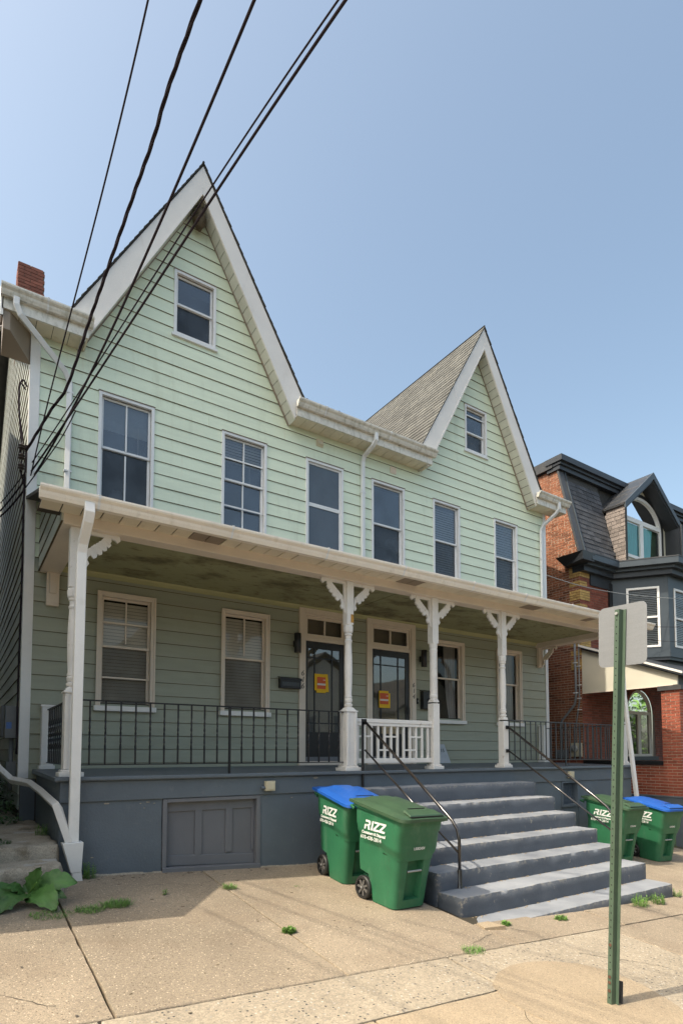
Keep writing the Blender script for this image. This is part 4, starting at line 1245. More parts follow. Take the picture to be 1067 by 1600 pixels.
posts = []
for (xc, bs, bz, ts, tz, prof, nm) in ((.30, .155, .86, .12, 2.02, PROF, 'thin'), (3.93, .175, .80, .115, 2.06, PROF, 'p2'), (5.57, .132, 1.00, .125, 1.96, PROF2, 'p3'), (7.19, .125, .77, .112, 1.92, PROF, 'p4'), (10.82, .155, .80, .12, 2.02, PROF, 'p5')):
    y = PY
    m = MB()
    z0 = -.035
    m.box(xc - bs / 2 - .045, xc + bs / 2 + .045, y - bs / 2 - .045, y + bs / 2 + .045, z0, z0 + .05)
    m.box(xc - bs / 2 - .02, xc + bs / 2 + .02, y - bs / 2 - .02, y + bs / 2 + .02, z0 + .05, z0 + .075)
    m.box(xc - bs / 2, xc + bs / 2, y - bs / 2, y + bs / 2, z0 + .075, bz)
    if nm in ('p2', 'thin'):
        e = bs / 2 + .014
        for sx in (-1, 1):
            m.box(xc + sx * (bs / 2 - .02) - .02, xc + sx * (bs / 2 - .02) + .02, y - e, y - bs / 2, z0 + .08, bz - .005)
        m.box(xc - e, xc + e, y - e - .004, y + e, bz - .0, bz + .022)
    m.hexa([(xc - bs / 2, y - bs / 2, bz + .022), (xc + bs / 2, y - bs / 2, bz + .022), (xc + bs / 2, y + bs / 2, bz + .022), (xc - bs / 2, y + bs / 2, bz + .022)], [(xc - .05, y - .05, bz + .07), (xc + .05, y - .05, bz + .07), (xc + .05, y + .05, bz + .07), (xc - .05, y + .05, bz + .07)])
    post = obj('porch_post', m, M['white_old'], house, bevel=.007)
    obj('top_block', MB().box(xc - ts / 2, xc + ts / 2, y - ts / 2, y + ts / 2, tz, 2.689), M['white_old'], post, bevel=.007)
    o = obj('turned_shaft', turned(prof, (xc, y), bz + .05, tz + .01), M['white_old'], post, smooth=40)
    if nm in ('p2', 'p4', 'thin', 'p5'):
        m = MB().lathe([(ts * .50, 0), (ts * .60, .02), (ts * .62, .09), (ts * .5, .115)], (xc, y, tz - .115), 8, rot=PI / 8)
        obj('octagon_block', m, M['white_old'], post)
    if nm == 'p2': obj('stripped_patch', MB().box(xc + .005, xc + ts / 2 - .005, y - ts / 2 - .003, y - ts / 2 - .0005, tz + .03, tz + .15), M['orangewood'], post)
    posts.append(post)
    for sg in (-1, 1):
        if xc < .5 and sg < 0: continue
        if xc > 10.5 and sg > 0: continue
        fret(post, xc + sg * ts / 2, sg, y, 2.689, M['white_old'], L=.41, H=.47)
# wall-end scroll brackets at right
fret(house, HX - .30, -1, -.10, 2.70, M['cream'], L=.42, H=.46, axis='y')
# stub posts against the wall (left and right)
for xc in (.30, HX - .30):
    m = MB().box(xc - .075, xc + .075, -.17, -.02, .0, .84).box(xc - .09, xc + .09, -.185, -.01, .84, .87).box(xc - .095, xc + .095, -.19, -.01, -.0, .05)
    obj('wall_post', m, M['white'], house, bevel=.004)
# --- white balustrade between the middle posts
x0, x1 = 3.93 + .09, 5.57 - .066
m = MB().box(x0, x1, PY - .04, PY + .04, .66, .72).box(x0, x1, PY - .03, PY + .03, .615, .66)
bal = thing('balustrade', (4.7, PY, 0), 'short white wooden balustrade between two middle porch posts', 'railing')
obj('top_rail', m, M['white_old'], bal, bevel=.008)
obj('bottom_rail', MB().box(x0, x1, PY - .025, PY + .025, .07, .14), M['white_old'], bal, bevel=.006)
n = 12
for i in range(n):
    xx = x0 + .07 + (x1 - x0 - .14) * i / (n - 1)
    obj('baluster', MB().box(xx - .016, xx + .016, PY - .016, PY + .016, .14, .615), M['white_old'], bal)
for i in range(n - 1):
    xx = x0 + .07 + (x1 - x0 - .14) * (i + .5) / (n - 1)
    if i % 4 == 1 or i % 4 == 0:
        obj('cross_piece', MB().box(xx - .047, xx + .047, PY - .011, PY + .011, .45, .475), M['white_old'], bal)
    if i % 4 in (3, 0):
        obj('cross_piece', MB().box(xx - .047, xx + .047, PY - .011, PY + .011, .25, .275), M['white_old'], bal)


# --- iron railings
def railing(pos0, pos1, axis, z0, z1, n, mat, name, lab, thick=(), posts_=(), twist=True, par_loc=None, tops=.016):
    t = thing('iron_railing', par_loc, lab, 'railing')
    def P(a, dy, z): return (a, PY + dy, z) if axis == 0 else (pos0[0] + dy, a, z)
    a0, a1 = (pos0[0], pos1[0]) if axis == 0 else (pos0[1], pos1[1])
    def bx(m, a, b, w, za, zb):
        if axis == 0: m.box(a, b, PY - w, PY + w, za, zb)
        else: m.box(pos0[0] - w, pos0[0] + w, a, b, za, zb)
    m = MB(); bx(m, a0, a1, .016, z1 - .008, z1 + .008); obj('top_rail', m, mat, t, bevel=.002)
    m = MB(); bx(m, a0, a1, .014, z0 - .006, z0 + .006); obj('bottom_rail', m, mat, t)
    for i in range(n):
        a = a0 + (a1 - a0) * (i + .55) / n
        big = any(abs(a - q) < abs(a1 - a0) / n * .5 for q in thick)
        m = MB()
        if big:
            bx(m, a - .013, a + .013, .013, -.04, z1 + .008)
        elif twist:
            # square bar with a twisted middle
            hw = .0085; k = 14
            vs = []; fs = []
            for j in range(k + 1):
                z = z0 + (z1 - z0) * j / k
                tt = (j / k - .25) / .5; tt = max(0, min(1, tt)); an = PI / 4 * 0 + tt * PI * 2.5
                for q in range(4):
                    g = an + PI / 4 + q * PI / 2
                    u, v = hw * 1.41 * math.cos(g), hw * 1.41 * math.sin(g)
                    vs.append((a + u, PY + v, z) if axis == 0 else (pos0[0] + v, a + u, z))
            for j in range(k):
                for q in range(4): fs.append((j * 4 + q, j * 4 + (q + 1) % 4, (j + 1) * 4 + (q + 1) % 4, (j + 1) * 4 + q))
            m.add(vs, fs)
        else:
            bx(m, a - .0075, a + .0075, .0075, z0, z1)
        obj('baluster', m, mat, t)
    return t


railing((.40, PY), (3.84, PY), 0, .09, .80, 21, M['blackiron'], 'r', 'long black iron railing between the left corner post and the second post', thick=(2.12,), par_loc=(2.1, PY, 0))
railing((.30, -.19), (.30, -1.94), 1, .09, .80, 11, M['blackiron'], 'r', 'short black iron railing closing the left end of the porch', par_loc=(.3, -1, 0))
railing((7.26, PY), (10.73, PY), 0, .09, .79, 24, M['greyiron'], 'r', 'long grey iron railing right of the steps along the porch front', thick=(8.9,), twist=False, par_loc=(9, PY, 0))
railing((HX - .30, -.19), (HX - .30, -1.94), 1, .09, .79, 11, M['greyiron'], 'r', 'short grey iron railing closing the right end of the porch', twist=False, par_loc=(HX - .3, -1, 0))

# --- concrete steps
SX0, SX1 = 3.77, 7.38
szs = [-.262, -.484, -.70, -.915, -1.118, -1.318, -1.536]
sys_ = [-2.564, -2.934, -3.303, -3.663, -4.026, -4.389, -4.748]
stairs = thing('concrete_steps', (5.57, -3.5, -1.4), 'broad flight of seven grey painted concrete steps up to the porch', 'steps')
for i, (z, y) in enumerate(zip(szs, sys_)):
    yb = BY - .005 if i == 0 else sys_[i - 1] + .03
    x0 = SX0 + (.0 if i != 4 else -.01) - (.16 if i == 6 else 0); x1 = SX1 + (.0 if i < 6 else .0)
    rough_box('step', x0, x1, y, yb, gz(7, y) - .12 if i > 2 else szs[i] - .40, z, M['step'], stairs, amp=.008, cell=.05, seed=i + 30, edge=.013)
m = MB()
for i in range(6): m.box(SX0 + .02, SX1 - .02, sys_[i] + .06, BY - .0, -2.2, szs[i] - .05)
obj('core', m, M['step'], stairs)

# handrails
for (x, lab) in ((4.10, 'black pipe handrail on the left side of the concrete steps'), (7.20, 'black pipe handrail on the right side of the concrete steps')):
    h = thing('handrail', (x, -4.03, -1.32), lab, 'handrail')
    yt = -2.13 if x > 5 else -2.2
    zb = -1.318
    top = [(x, yt, .665), (x, -3.75, -.44), (x, -3.92, -.565), (x, -4.0, -.66), (x, -4.03, -.78), (x, -4.03, zb + .02)]
    obj('upper_pipe', MB().tube(top, .019, 12), M['pipe'], h, smooth=True)
    obj('lower_pipe', MB().tube([(x, yt, .26), (x, -4.03, -.93)], .0135, 10), M['pipe'], h, smooth=True)
    obj('floor_socket', MB().lathe([(.034, 0), (.032, .02), (.026, .03), (.026, .20), (.022, .215)], (x, -4.03, zb - .005), 12), M['pipe'], h, smooth=40)
    if x < 5:
        obj('newel_bar', MB().box(x - .055 - .0, x - .055 + .028, -2.215, -2.187, -.26, .66), M['blackiron'], h)
        obj('end_plate', MB().box(x - .06, x + .02, -2.215, -2.195, .62, .70), M['blackiron'], h)
    else:
        for zz in (.66, .255): obj('end_plate', MB().box(x - .035, x + .035, -2.125, -2.105, zz - .03, zz + .03), M['blackiron'], h)

# --- wall lights, mailboxes, leaning board
for (x, z, lab) in ((4.165, 2.13, 'black tube wall light left of the left front door'), (7.075, 2.12, 'black tube wall light right of the right front door')):
    t = thing('wall_light', (x, -.02, z), lab, 'lamp', 'black tube lights beside the doors')
    obj('shade', MB().lathe([(.056, -.17), (.06, -.165), (.06, .165), (.056, .17)], (x + .0, -.13, z), 20), M['black'], t, smooth=40)
    obj('back_plate', MB().box(x - .03, x + .03, -.08, -.016, z - .06, z + .05), M['black'], t, bevel=.003)
t = thing('mailbox', (4.02, -.02, 1.42), 'wide flat black mailbox left of the left front door', 'mailbox')
obj('box_body', MB().box(3.85, 4.25, -.11, -.017, 1.33, 1.50), M['black'], t, bevel=.006)
obj('lid', MB().prism([(-.02, 1.535), (-.125, 1.505), (-.125, 1.465), (-.118, 1.465), (-.118, 1.50), (-.02, 1.525)], 0, 3.84, 4.26), M['blackiron'], t)
obj('window_strip', MB().box(3.88, 4.22, -.113, -.1105, 1.37, 1.44), M['greyiron'], t)
t = thing('mailbox', (7.15, -.02, 1.35), 'square black mailbox right of the right front door', 'mailbox')
obj('box_body', MB().box(7.06, 7.32, -.12, -.017, 1.10, 1.46), M['black'], t, bevel=.008)
obj('lid', MB().prism([(-.02, 1.49), (-.135, 1.45), (-.135, 1.40), (-.125, 1.40), (-.125, 1.445), (-.02, 1.475)], 0, 7.05, 7.33), M['blackiron'], t)
obj('latch', MB().box(7.17, 7.21, -.142, -.121, 1.27, 1.31), M['blackiron'], t)
t = thing('doorbell', (7.0, -.02, 1.22), 'tiny black doorbell beside the right door frame', 'doorbell')
obj('button_plate', MB().box(6.965, 6.995, -.04, -.016, 1.2, 1.32), M['black'], t, bevel=.003)
obj('button', MB().lathe([(.008, 0), (.008, .01)], (6.98, -.05, 1.26), 10, axis=1), M['alu'], t)
t = thing('leaning_board', (7.0, -.9, 0), 'small pale blue board with scribbles leaning on the porch wall', 'board')
bo = obj('panel', MB().hexa([(7.27, -.24, .012), (7.68, -.24, .012), (7.68, -.225, .012), (7.27, -.225, .012)], [(7.27, -.045, .40), (7.68, -.045, .40), (7.68, -.03, .40), (7.27, -.03, .40)]), pmat('pale_board', (.42, .46, .50), .6, .06, 6, dirt=((.16, .18, .2), .66, .72, 14, (1, 1, 1), .5)), t)
text_mesh('scribble', '15', .11, (7.50, -.132, .235), (1, 0, 0), (0, .195, .388), M['txtblack'], t, shear=.25)
obj('handle_slot', MB().hexa([(7.30, -.2265, .06), (7.32, -.2265, .06), (7.32, -.22, .06), (7.30, -.22, .06)], [(7.30, -.195, .13), (7.32, -.195, .13), (7.32, -.19, .13), (7.30, -.19, .13)]), M['screen'], t)

# --- porch downspouts
spout([(.345, -2.53, 2.80), (.345, -2.56, 2.70), (.34, -2.52, 2.62), (.325, -2.34, 2.44), (.32, -2.30, 2.34), (.31, -2.29, -.70)], M['white'], w=.098, d=.07)
fn = obj('downspout_funnel', MB().hexa([(.29, -2.33, -1.01), (.39, -2.33, -1.01), (.39, -2.25, -1.01), (.29, -2.25, -1.01)], [(.20, -2.36, -.70), (.40, -2.36, -.70), (.40, -2.22, -.70), (.20, -2.22, -.70)]), M['white'], house, bevel=.004)
spout([(.345, -2.29, -1.0), (.36, -2.29, -1.12), (.39, -2.31, -1.22)], M['white_old'], w=.095, d=.07)
spout([(-.32, .25, .22), (-.25, -.1, .02), (-.11, -.17, -.13), (.08, -.45, -.17), (.13, -1.2, -.24), (.155, -2.27, -.33), (.27, -2.30, -.70)], M['white_old'], w=.07, d=.075, name='downspout')
spout([(10.20, -2.53, 2.80), (10.20, -2.55, 2.68), (10.24, -2.40, 2.5), (10.50, -2.30, 1.36), (10.98, -2.25, -.90), (11.0, -2.26, -1.55)], M['white'], w=.085, d=.06)

# ------------------------------------------------------------------ service wires and gear at the left corner
WIRES = {
'c1':[(0.362, -4.715, 6.306), (0.329, -4.556, 6.048), (0.292, -3.903, 5.65), (0.241, -3.015, 5.469), (0.186, -1.992, 5.112), (0.117, -1.074, 4.664), (0.009, -0.116, 4.0)],
'c2':[(0.717, -4.945, 6.209), (0.664, -4.779, 6.048), (0.614, -4.136, 5.925), (0.602, -3.76, 5.83), (0.563, -3.246, 5.72), (0.479, -2.69, 5.435), (0.406, -1.904, 5.21), (0.286, -1.193, 4.767), (0.166, -0.745, 4.651), (-0.055, -0.142, 4.31)],
'c3':[(0.954, -5.557, 5.797), (0.898, -5.269, 5.66), (0.861, -4.522, 5.644), (0.768, -3.72, 5.371), (0.628, -2.64, 5.009), (0.484, -1.922, 4.694), (0.345, -1.33, 4.414), (0.087, -0.236, 4.123), (-0.252, 1.625, 3.954)],
'c4':[(1.347, -6.151, 5.379), (1.297, -5.758, 5.401), (1.134, -4.684, 5.348), (0.947, -3.827, 5.193), (0.66, -2.655, 4.906), (0.4, -1.619, 4.6), (0.083, -0.241, 4.235), (-0.259, 1.615, 4.177)],
'c5':[(1.323, -6.246, 5.239), (1.292, -5.867, 5.271), (1.158, -4.696, 5.296), (0.988, -3.852, 5.163), (0.69, -2.67, 4.838), (0.434, -1.637, 4.524), (0.081, -0.292, 4.124), (-0.255, 1.62, 4.055)],
'c6':[(-0.07, -0.404, 3.69), (0.194, -1.32, 3.97), (0.319, -1.66, 4.222)],
}


def smooth_path(pts, sub=6, it=2):
    pts = [Vector(p) for p in pts]
    out = []
    for i in range(len(pts) - 1):
        p0 = pts[max(0, i - 1)]; p1 = pts[i]; p2 = pts[i + 1]; p3 = pts[min(len(pts) - 1, i + 2)]
        for k in range(sub):
            t = k / sub
            out.append(.5 * ((2 * p1) + (-p0 + p2) * t + (2 * p0 - 5 * p1 + 4 * p2 - p3) * t * t + (-p0 + 3 * p1 - 3 * p2 + p3) * t ** 3))
    out.append(pts[-1])
    return out


def fit_line(pts):
    """replace hand-measured points by a smooth sagging curve (quadratic in arc length)"""
    import numpy as np
    P = np.array(pts); d = np.r_[0, np.cumsum(np.linalg.norm(np.diff(P, axis=0), axis=1))]
    deg = 3 if len(pts) > 5 else 2
    cs = [np.polyfit(d, P[:, i], min(deg, len(pts) - 1)) for i in range(3)]
    t = np.linspace(0, d[-1], 40)
    return [Vector((float(np.polyval(cs[0], a)), float(np.polyval(cs[1], a)), float(np.polyval(cs[2], a)))) for a in t]


LABW = {'c1': ('leftmost thin single black wire running up out of the picture', .008), 'c3': ('thick black cable third from the left at the top edge', .0125), 'c4': ('thin black cable left of the rightmost pair above the gable', .0075), 'c5': ('thick black cable rightmost at the top edge of the picture', .0115), 'c6': ('short thin black wire tail reaching down to the porch roof corner', .007)}
for k, (lb, r) in LABW.items():
    path = fit_line(WIRES[k]) if k != 'c6' else smooth_path(WIRES[k])
    tag(obj('overhead_cable', MB().tube(path, r, 8), M['cable'], None, loc=WIRES[k][-1], smooth=True), lb, 'cable')
base_ = fit_line(WIRES['c2'])
t = thing('twisted_cable', WIRES['c2'][-1], 'twisted service cable second from the left ending at the insulators on the corner', 'cable')
pth = smooth_path(WIRES['c2'], 14)
for ph in (0, 2.1, 4.2):
    out = []
    L = 0
    for i, p in enumerate(pth):
        if i: L += (p - pth[i - 1]).length
        d = (pth[min(i + 1, len(pth) - 1)] - pth[max(i - 1, 0)]).normalized()
        a = d.cross(Vector((0, 0, 1))).normalized(); b = d.cross(a)
        an = L * 9 + ph
        out.append(p + (a * math.cos(an) + b * math.sin(an)) * .0095)
    obj('strand', MB().tube(out, .0095, 6), M['cable'], t, smooth=True)
t = thing('insulator_rack', (-.06, .03, 4.2), 'rack of three dark insulators on the left corner of the house', 'insulators')
obj('rack_bar', MB().box(-.055, -.03, .0, .04, 4.08, 4.46), M['iron_snow'], t)
for z in (4.42, 4.28, 4.14):
    obj('insulator', MB().lathe([(.02, -.04), (.045, -.03), (.03, -.01), (.045, .01), (.03, .03), (.02, .04)], (-.10, -.0, z), 12), M['porcelain'], t, smooth=40)
lp = [(-.05, .12, 5.35), (-.10, .10, 5.42), (-.14, .12, 5.30), (-.13, .12, 4.9), (-.10, .08, 4.5), (-.12, .0, 4.28)]
obj('service_loop', MB().tube(smooth_path(lp), .012, 6), M['cable'], t, smooth=True)
obj('service_loop', MB().tube(smooth_path([(-.05, .3, 5.4), (-.12, .28, 5.45), (-.13, .3, 5.1), (-.06, .2, 4.5), (-.10, .10, 4.15), (-.04, .06, 3.9)]), .011, 6), M['cable'], t, smooth=True)
obj('riser_cable', MB().tube(smooth_path([(-.045, .10, 4.1), (-.05, .06, 3.5), (-.045, .05, 2.5), (-.05, .055, 1.4), (-.045, .05, .2)]), .013, 6), M['cable'], t, smooth=True)
t = thing('electric_meter', (-.1, .35, .5), 'grey electric meter box low on the alley wall at the left edge', 'meter')
obj('meter_box', MB().box(-.18, -.02, .22, .48, .42, .86), M['meter'], t, bevel=.008)
obj('meter_dome', MB().lathe([(.10, 0), (.10, .10), (.08, .13)], (-.30, .90, .70), 18, axis=0), M['hub'], t, smooth=40)
obj('meter_base', MB().box(-.20, -.02, .72, 1.08, .45, .9), M['meter'], t, bevel=.008)
obj('label_sticker', MB().box(-.165, -.10, .2185, .2195, .55, .64), pmat('blue_sticker', (.1, .2, .5), .5), t)
obj('conduit', MB().tube([(-.09, .34, .43), (-.09, .34, .0), (-.09, .36, -.3)], .03, 10), M['meter'], t, smooth=True)
obj('junction', MB().box(-.15, -.03, .27, .40, -.12, .10), M['meter'], t, bevel=.005)

# ------------------------------------------------------------------ alley at the left
al = struct(obj('alley_path', MB().box(-1.1, .0, 1.5, 12, -1.4, -.72), M['ground']))
rough_box('alley_step', -1.12, .17, -2.74, -2.28, -1.4, -.84, M['oldconc'], al, amp=.02, cell=.05, seed=3, edge=.02)
rough_box('alley_step', -1.12, .19, -2.31, -.9, -1.4, -.70, M['oldconc'], al, amp=.02, cell=.06, seed=4, edge=.02)
rough_box('alley_step', -1.12, .19, -.93, 1.5, -1.4, -.68, M['oldconc'], al, amp=.025, cell=.07, seed=6, edge=.02)
# neighbour on the left (beside the frame, throws the shade on the pavement)
t = thing('neighbouring_house', (-4, 3, -1.2), 'cream sided neighbouring house across the narrow alley at far left', 'house')
obj('wall', MB().box(-8, -1.15, -2.35, 11, -2.2, 4.6), M['creamwall'], t)
m = MB().prism([(-2.6, 4.55), (4.3, 8.2), (11.3, 4.55)], 0, -8.2, -1.12)
obj('roof', m, M['roofdark'], t)
obj('porch_end', MB().prism([(-3.62, -2.2), (-3.62, 1.66), (-3.62, 1.75), (-2.35, 3.2), (-2.35, -2.2)], 0, -8, -1.15), M['creamwall'], t)
for k in range(5):
    obj('siding_board', MB().box(-1.15, -.32, 4.6, 4.62, 3.9 + k * .2, 4.095 + k * .2), M['creamwall'], t)

# ------------------------------------------------------------------ wheeled bins
def letter_strokes():
    """bold slanted RIZZ wordmark: list of polygons in unit coordinates, x 0..4.1, y 0..1"""
    P = []
    # R: arch with separate left foot
    P.append([(.05, .78), (.62, .78), (.70, 1.0), (.05, 1.0)])
    P.append([(.62, .78), (.72, .66), (1.0, .72), (.92, .92), (.70, 1.0)])
    P.append([(.72, .66), (.66, .56), (.84, .46), (1.0, .56), (1.0, .72)])
    P.append([(.66, .56), (.38, .56), (.38, .36), (.55, .36), (.84, .46)])
    P.append([(.55, .36), (.72, .0), (1.08, .0), (.84, .46)])
    P.append([(.0, .0), (.28, .0), (.28, .52), (.0, .52)])
    P.append([(1.20, 0), (1.48, 0), (1.48, 1.0), (1.20, 1.0)])
    for o in (1.58, 2.62):
        P.append([(o + .0, .80), (o + 1.0, .80), (o + 1.0, 1.0), (o + .0, 1.0)])
        P.append([(o + .62, .80), (o + 1.0, .80), (o + .38, .22), (o + .0, .22)])
        P.append([(o + .0, .0), (o + 1.0, .0), (o + 1.0, .22), (o + .0, .22)])
    return P


def make_bin(loc, ang, lidmat, label, group, serial, logo=True, lidseed=0):
    """loc: ground point under the body centre; local -y is the front"""
    t = thing('wheeled_bin', (0, 0, 0), label, 'bin', group)
    D = M['bin']
    # section: half width, front y (negative), back y, height
    def tilt(z, y):    # rim rises towards the hinge
        return z + max(0, (z - .75) / .25) * (.05 + y * .13)
    lev = [(0.0, .215, -.255, .10), (.012, .228, -.27, .12), (.06, .232, -.272, .13), (.12, .236, -.278, .14), (.285, .244, -.292, .20), (.31, .246, -.295, .34), (.40, .252, -.305, .352), (.52, .258, -.318, .362), (.60, .262, -.328, .368), (.64, .266, -.334, .371), (.68, .290, -.342, .374), (.72, .297, -.348, .378), (.80, .301, -.360, .384), (.83, .303, -.378, .386), (.90, .306, -.388, .392), (.925, .307, -.392, .394), (.93, .330, -.42, .42), (.965, .334, -.425, .425), (.97, .315, -.40, .40)]
    rc = .07
    def ring(hw, yf, yb, z):
        pts = []
        r = min(rc, hw * .4)
        # front edge from left to right with extra points for the lift pocket
        def arc(cx, cy, a0, a1, n=5):
            for i in range(n):
                a = a0 + (a1 - a0) * i / (n - 1)
                pts.append([cx + r * math.cos(a), cy + r * math.sin(a)])
        arc(-hw + r, yf + r, PI, 1.5 * PI)
        pocket = .10 < z < .55
        for xx in (-.115, -.095, .095, .115):
            dep = .075 if (pocket and abs(xx) < .1) else 0
            pts.append([xx, yf + dep])
        arc(hw - r, yf + r, 1.5 * PI, 2 * PI)
        pts.append([hw, yf + (yb - yf) * .35]); pts.append([hw, yf + (yb - yf) * .65])
        arc(hw - r, yb - r, 0, .5 * PI)
        arc(-hw + r, yb - r, .5 * PI, PI)
        pts.append([-hw, yf + (yb - yf) * .65]); pts.append([-hw, yf + (yb - yf) * .35])
        return pts
    L2 = []
    for l in lev:
        L2.append(l)
    # double the levels where the pocket opens and closes
    L2 = sorted(L2 + [(.098, .235, -.276, .137), (.102, .235, -.2762, .1372), (.548, .2595, -.3205, .3638), (.552, .2597, -.321, .364)], key=lambda a: a[0])
    m = MB()
    rings = [ring(a[1], a[2], a[3], a[0]) for a in L2]
    n = len(rings[0])
    for a, rg in zip(L2, rings):
        z = a[0]
        for p in rg:
            x, y = p
            zz = z
            if .60 <= z <= .72:
                # shoulder dips towards the front corner
                zz = z + (y + .05) * .22 * (1 - abs(z - .66) / .1 * .0) - .02
            m.v.append((x, y, tilt(zz, y)))
    for i in range(len(rings) - 1):
        for j in range(n):
            m.f.append((i * n + j, i * n + (j + 1) % n, (i + 1) * n + (j + 1) % n, (i + 1) * n + j)); m.m.append(0)
    m.f.append(tuple(range(n - 1, -1, -1))); m.m.append(0)
    body = obj('body', m, D, t, smooth=38)
    # diagonal braces that swell out of the side under the shoulder
    for sx in (-1, 1):
        q = MB().add([(sx * .262, -.30, .60), (sx * .291, -.20, .655), (sx * .29, -.33, .64), (sx * .255, -.315, .44), (sx * .258, -.20, .52), (sx * .25, -.12, .60)], [(0, 2, 1), (0, 1, 5, 4), (0, 4, 3), (0, 3, 2)])
    # foot bulge between the wheels and handle bar at the back
    obj('axle_housing', MB().box(-.19, .19, .10, .30, .07, .26), D, t, bevel=.02)
    m = MB().tube([(-.27, .43, .955), (-.27, .50, .98), (.27, .50, .98), (.27, .43, .955)], .017, 8)
    obj('handle', m, D, t, smooth=50)
    obj('lift_bar', MB().tube([(-.10, -.295, .40), (.10, -.295, .40)], .012, 10), M['steel'], t, smooth=50)
    # lid: shallow dome with ribs, hinge at the back
    m = MB(); nx, ny = 12, 14
    hw, yf, yb = .345, -.46, .44
    vs = []
    for j in range(ny + 1):
        v = j / ny; y = yf + (yb - yf) * v
        for i in range(nx + 1):
            u = i / nx; x = (-hw + 2 * hw * u)
            ex = min(u, 1 - u) * 2; ey = min(v, 1 - v) * 2
            # rounded plan corners
            cxr = .10
            dx = max(0, abs(x) - (hw - cxr)); dy = max(0, (yf + cxr) - y)
            x2 = x
            if dx > 0 and dy > 0:
                rr = math.hypot(dx, dy)
                if rr > cxr: k = cxr / rr; x2 = math.copysign(hw - cxr + dx * k, x); yy = yf + cxr - dy * k
                else: yy = y
            else: yy = y
            z = .975 + .02 * min(1, ex * 5) * min(1, ey * 6) + .028 * (1 - (2 * u - 1) ** 2) * math.sin(PI * min(1, v * 1.0 + .05)) ** .6
            if .28 < u < .72 and v > .38 and v < .9: z += .006
            if i in (2, 3, nx - 2, nx - 3) and 0.1 < v < .93: z -= .006
            vs.append((x2, yy, tilt(z, yy)))
    fs = []
    for j in range(ny):
        for i in range(nx):
            a = j * (nx + 1) + i; fs.append((a, a + 1, a + nx + 2, a + nx + 1))
    m.add(vs, fs)
    # skirt
    edge = [i for i in range(nx + 1)] + [(j) * (nx + 1) + nx for j in range(1, ny + 1)] + [ny * (nx + 1) + i for i in range(nx - 1, -1, -1)] + [j * (nx + 1) for j in range(ny - 1, 0, -1)]
    o0 = len(m.v)
    for e in edge: v = m.v[e]; m.v.append((v[0] * 1.005, v[1] * 1.003, v[2] - .032))
    for i in range(len(edge)):
        m.f.append((edge[i], edge[(i + 1) % len(edge)], o0 + (i + 1) % len(edge), o0 + i)); m.m.append(0)
    lid = obj('lid', m, lidmat, t, smooth=45)
    # raised grip and slots at the front of the lid
    zf = lambda y, z: tilt(z, y)
    g = MB()
    g.hexa([(-.24, -.435, zf(-.435, 1.0)), (.24, -.435, zf(-.435, 1.0)), (.22, -.30, zf(-.3, 1.02)), (-.22, -.30, zf(-.3, 1.02))], [(-.23, -.425, zf(-.43, 1.018)), (.23, -.425, zf(-.43, 1.018)), (.20, -.31, zf(-.3, 1.036)), (-.20, -.31, zf(-.3, 1.036))])
    obj('lid_grip', g, lidmat, lid, bevel=.006)
    g = MB().box(-.235, .235, -.444, -.436, zf(-.44, .994), zf(-.44, 1.004)).box(-.12, .12, -.27, -.262, zf(-.27, 1.030), zf(-.27, 1.038))
    obj('lid_slot', g, M['hole'], lid)
    # wheels
    for sx in (-1, 1):
        c = (sx * .245, .215, .128)
        hwid = .028
        wv = obj('wheel', MB().lathe([(.092, -hwid * .1), (.094, -hwid), (.118, -hwid), (.128, -hwid * .6), (.128, hwid * .6), (.118, hwid), (.094, hwid), (.092, hwid * .1)], c, 28, axis=0), M['tyre'], t, smooth=40)
        q = MB()
        q.lathe([(.022, -hwid * .6), (.022, hwid * .6 + .012)], (c[0] + sx * .012, c[1], c[2]), 12, axis=0)
        for k in range(7):
            a = 2 * PI * k / 7
            ca, sa = math.cos(a), math.sin(a)
            q.obox((c[0] + sx * .012, c[1] + .053 * ca, c[2] + .053 * sa), (.008, 0, 0), (0, .036 * ca, .036 * sa), (0, -.011 * sa, .011 * ca))
        obj('hub', q, M['spoke'] if lidseed == 0 else M['hub'], wv)
        obj('hub_cap', MB().lathe([(.012, 0), (.008, .006)] if sx > 0 else [(.008, -.006), (.012, 0)], (c[0] + sx * .034, c[1], c[2]), 12, axis=0), M['hub'], wv)
    # print on the left side (local -x)
    xs_ = -.3065
    sc = .092; w0 = -.02
    q = MB()
    ux = Vector((0, -1, 0)); uz = Vector((0, 0, 1))
    org = Vector((xs_, .20, .775))
    for poly in letter_strokes():
        pts = []
        for (a, b) in poly:
            a2 = a * .94 + b * .26
            p = org + ux * (a2 * sc * 1.08) + uz * (b * sc * 1.12)
            x = -(.3035 + (p.z - .80) * .05) - .0026
            pts.append((x, p.y, p.z))
        q.poly(pts)
    logo_ = obj('logo', q, M['txtwhite'], body, recalc=False)
    q = MB()
    for (ya, yb_, za, zb) in ((.235, -.235, .757, .767),):
        pass
    text_mesh('company_line', 'Containers & Disposal', .043, (xs_ - .0003, .232, .728), (0, -1, 0), (-.06, 0, 1), M['txtwhite'], body, shear=.15, bold=.0016, space=.99)
    text_mesh('phone_number', '610-438-2814', .056, (xs_ - .0015, .245, .672), (0, -1, 0), (-.12, 0, 1), M['txtwhite'], body, shear=.1, bold=.0016, space=1.08)
    # serial number on the front (local -y)
    text_mesh('serial_number', serial, .043, (-.085, -.3565, .635), (1, 0, 0), (0, -.15, 1), M['txtwhite'], body, bold=.0004, space=.85)
    # pose
    t.location = loc
    tl = math.atan(.0816) * .9
    t.rotation_euler = (tl, .04 * .6, ang)
    return t


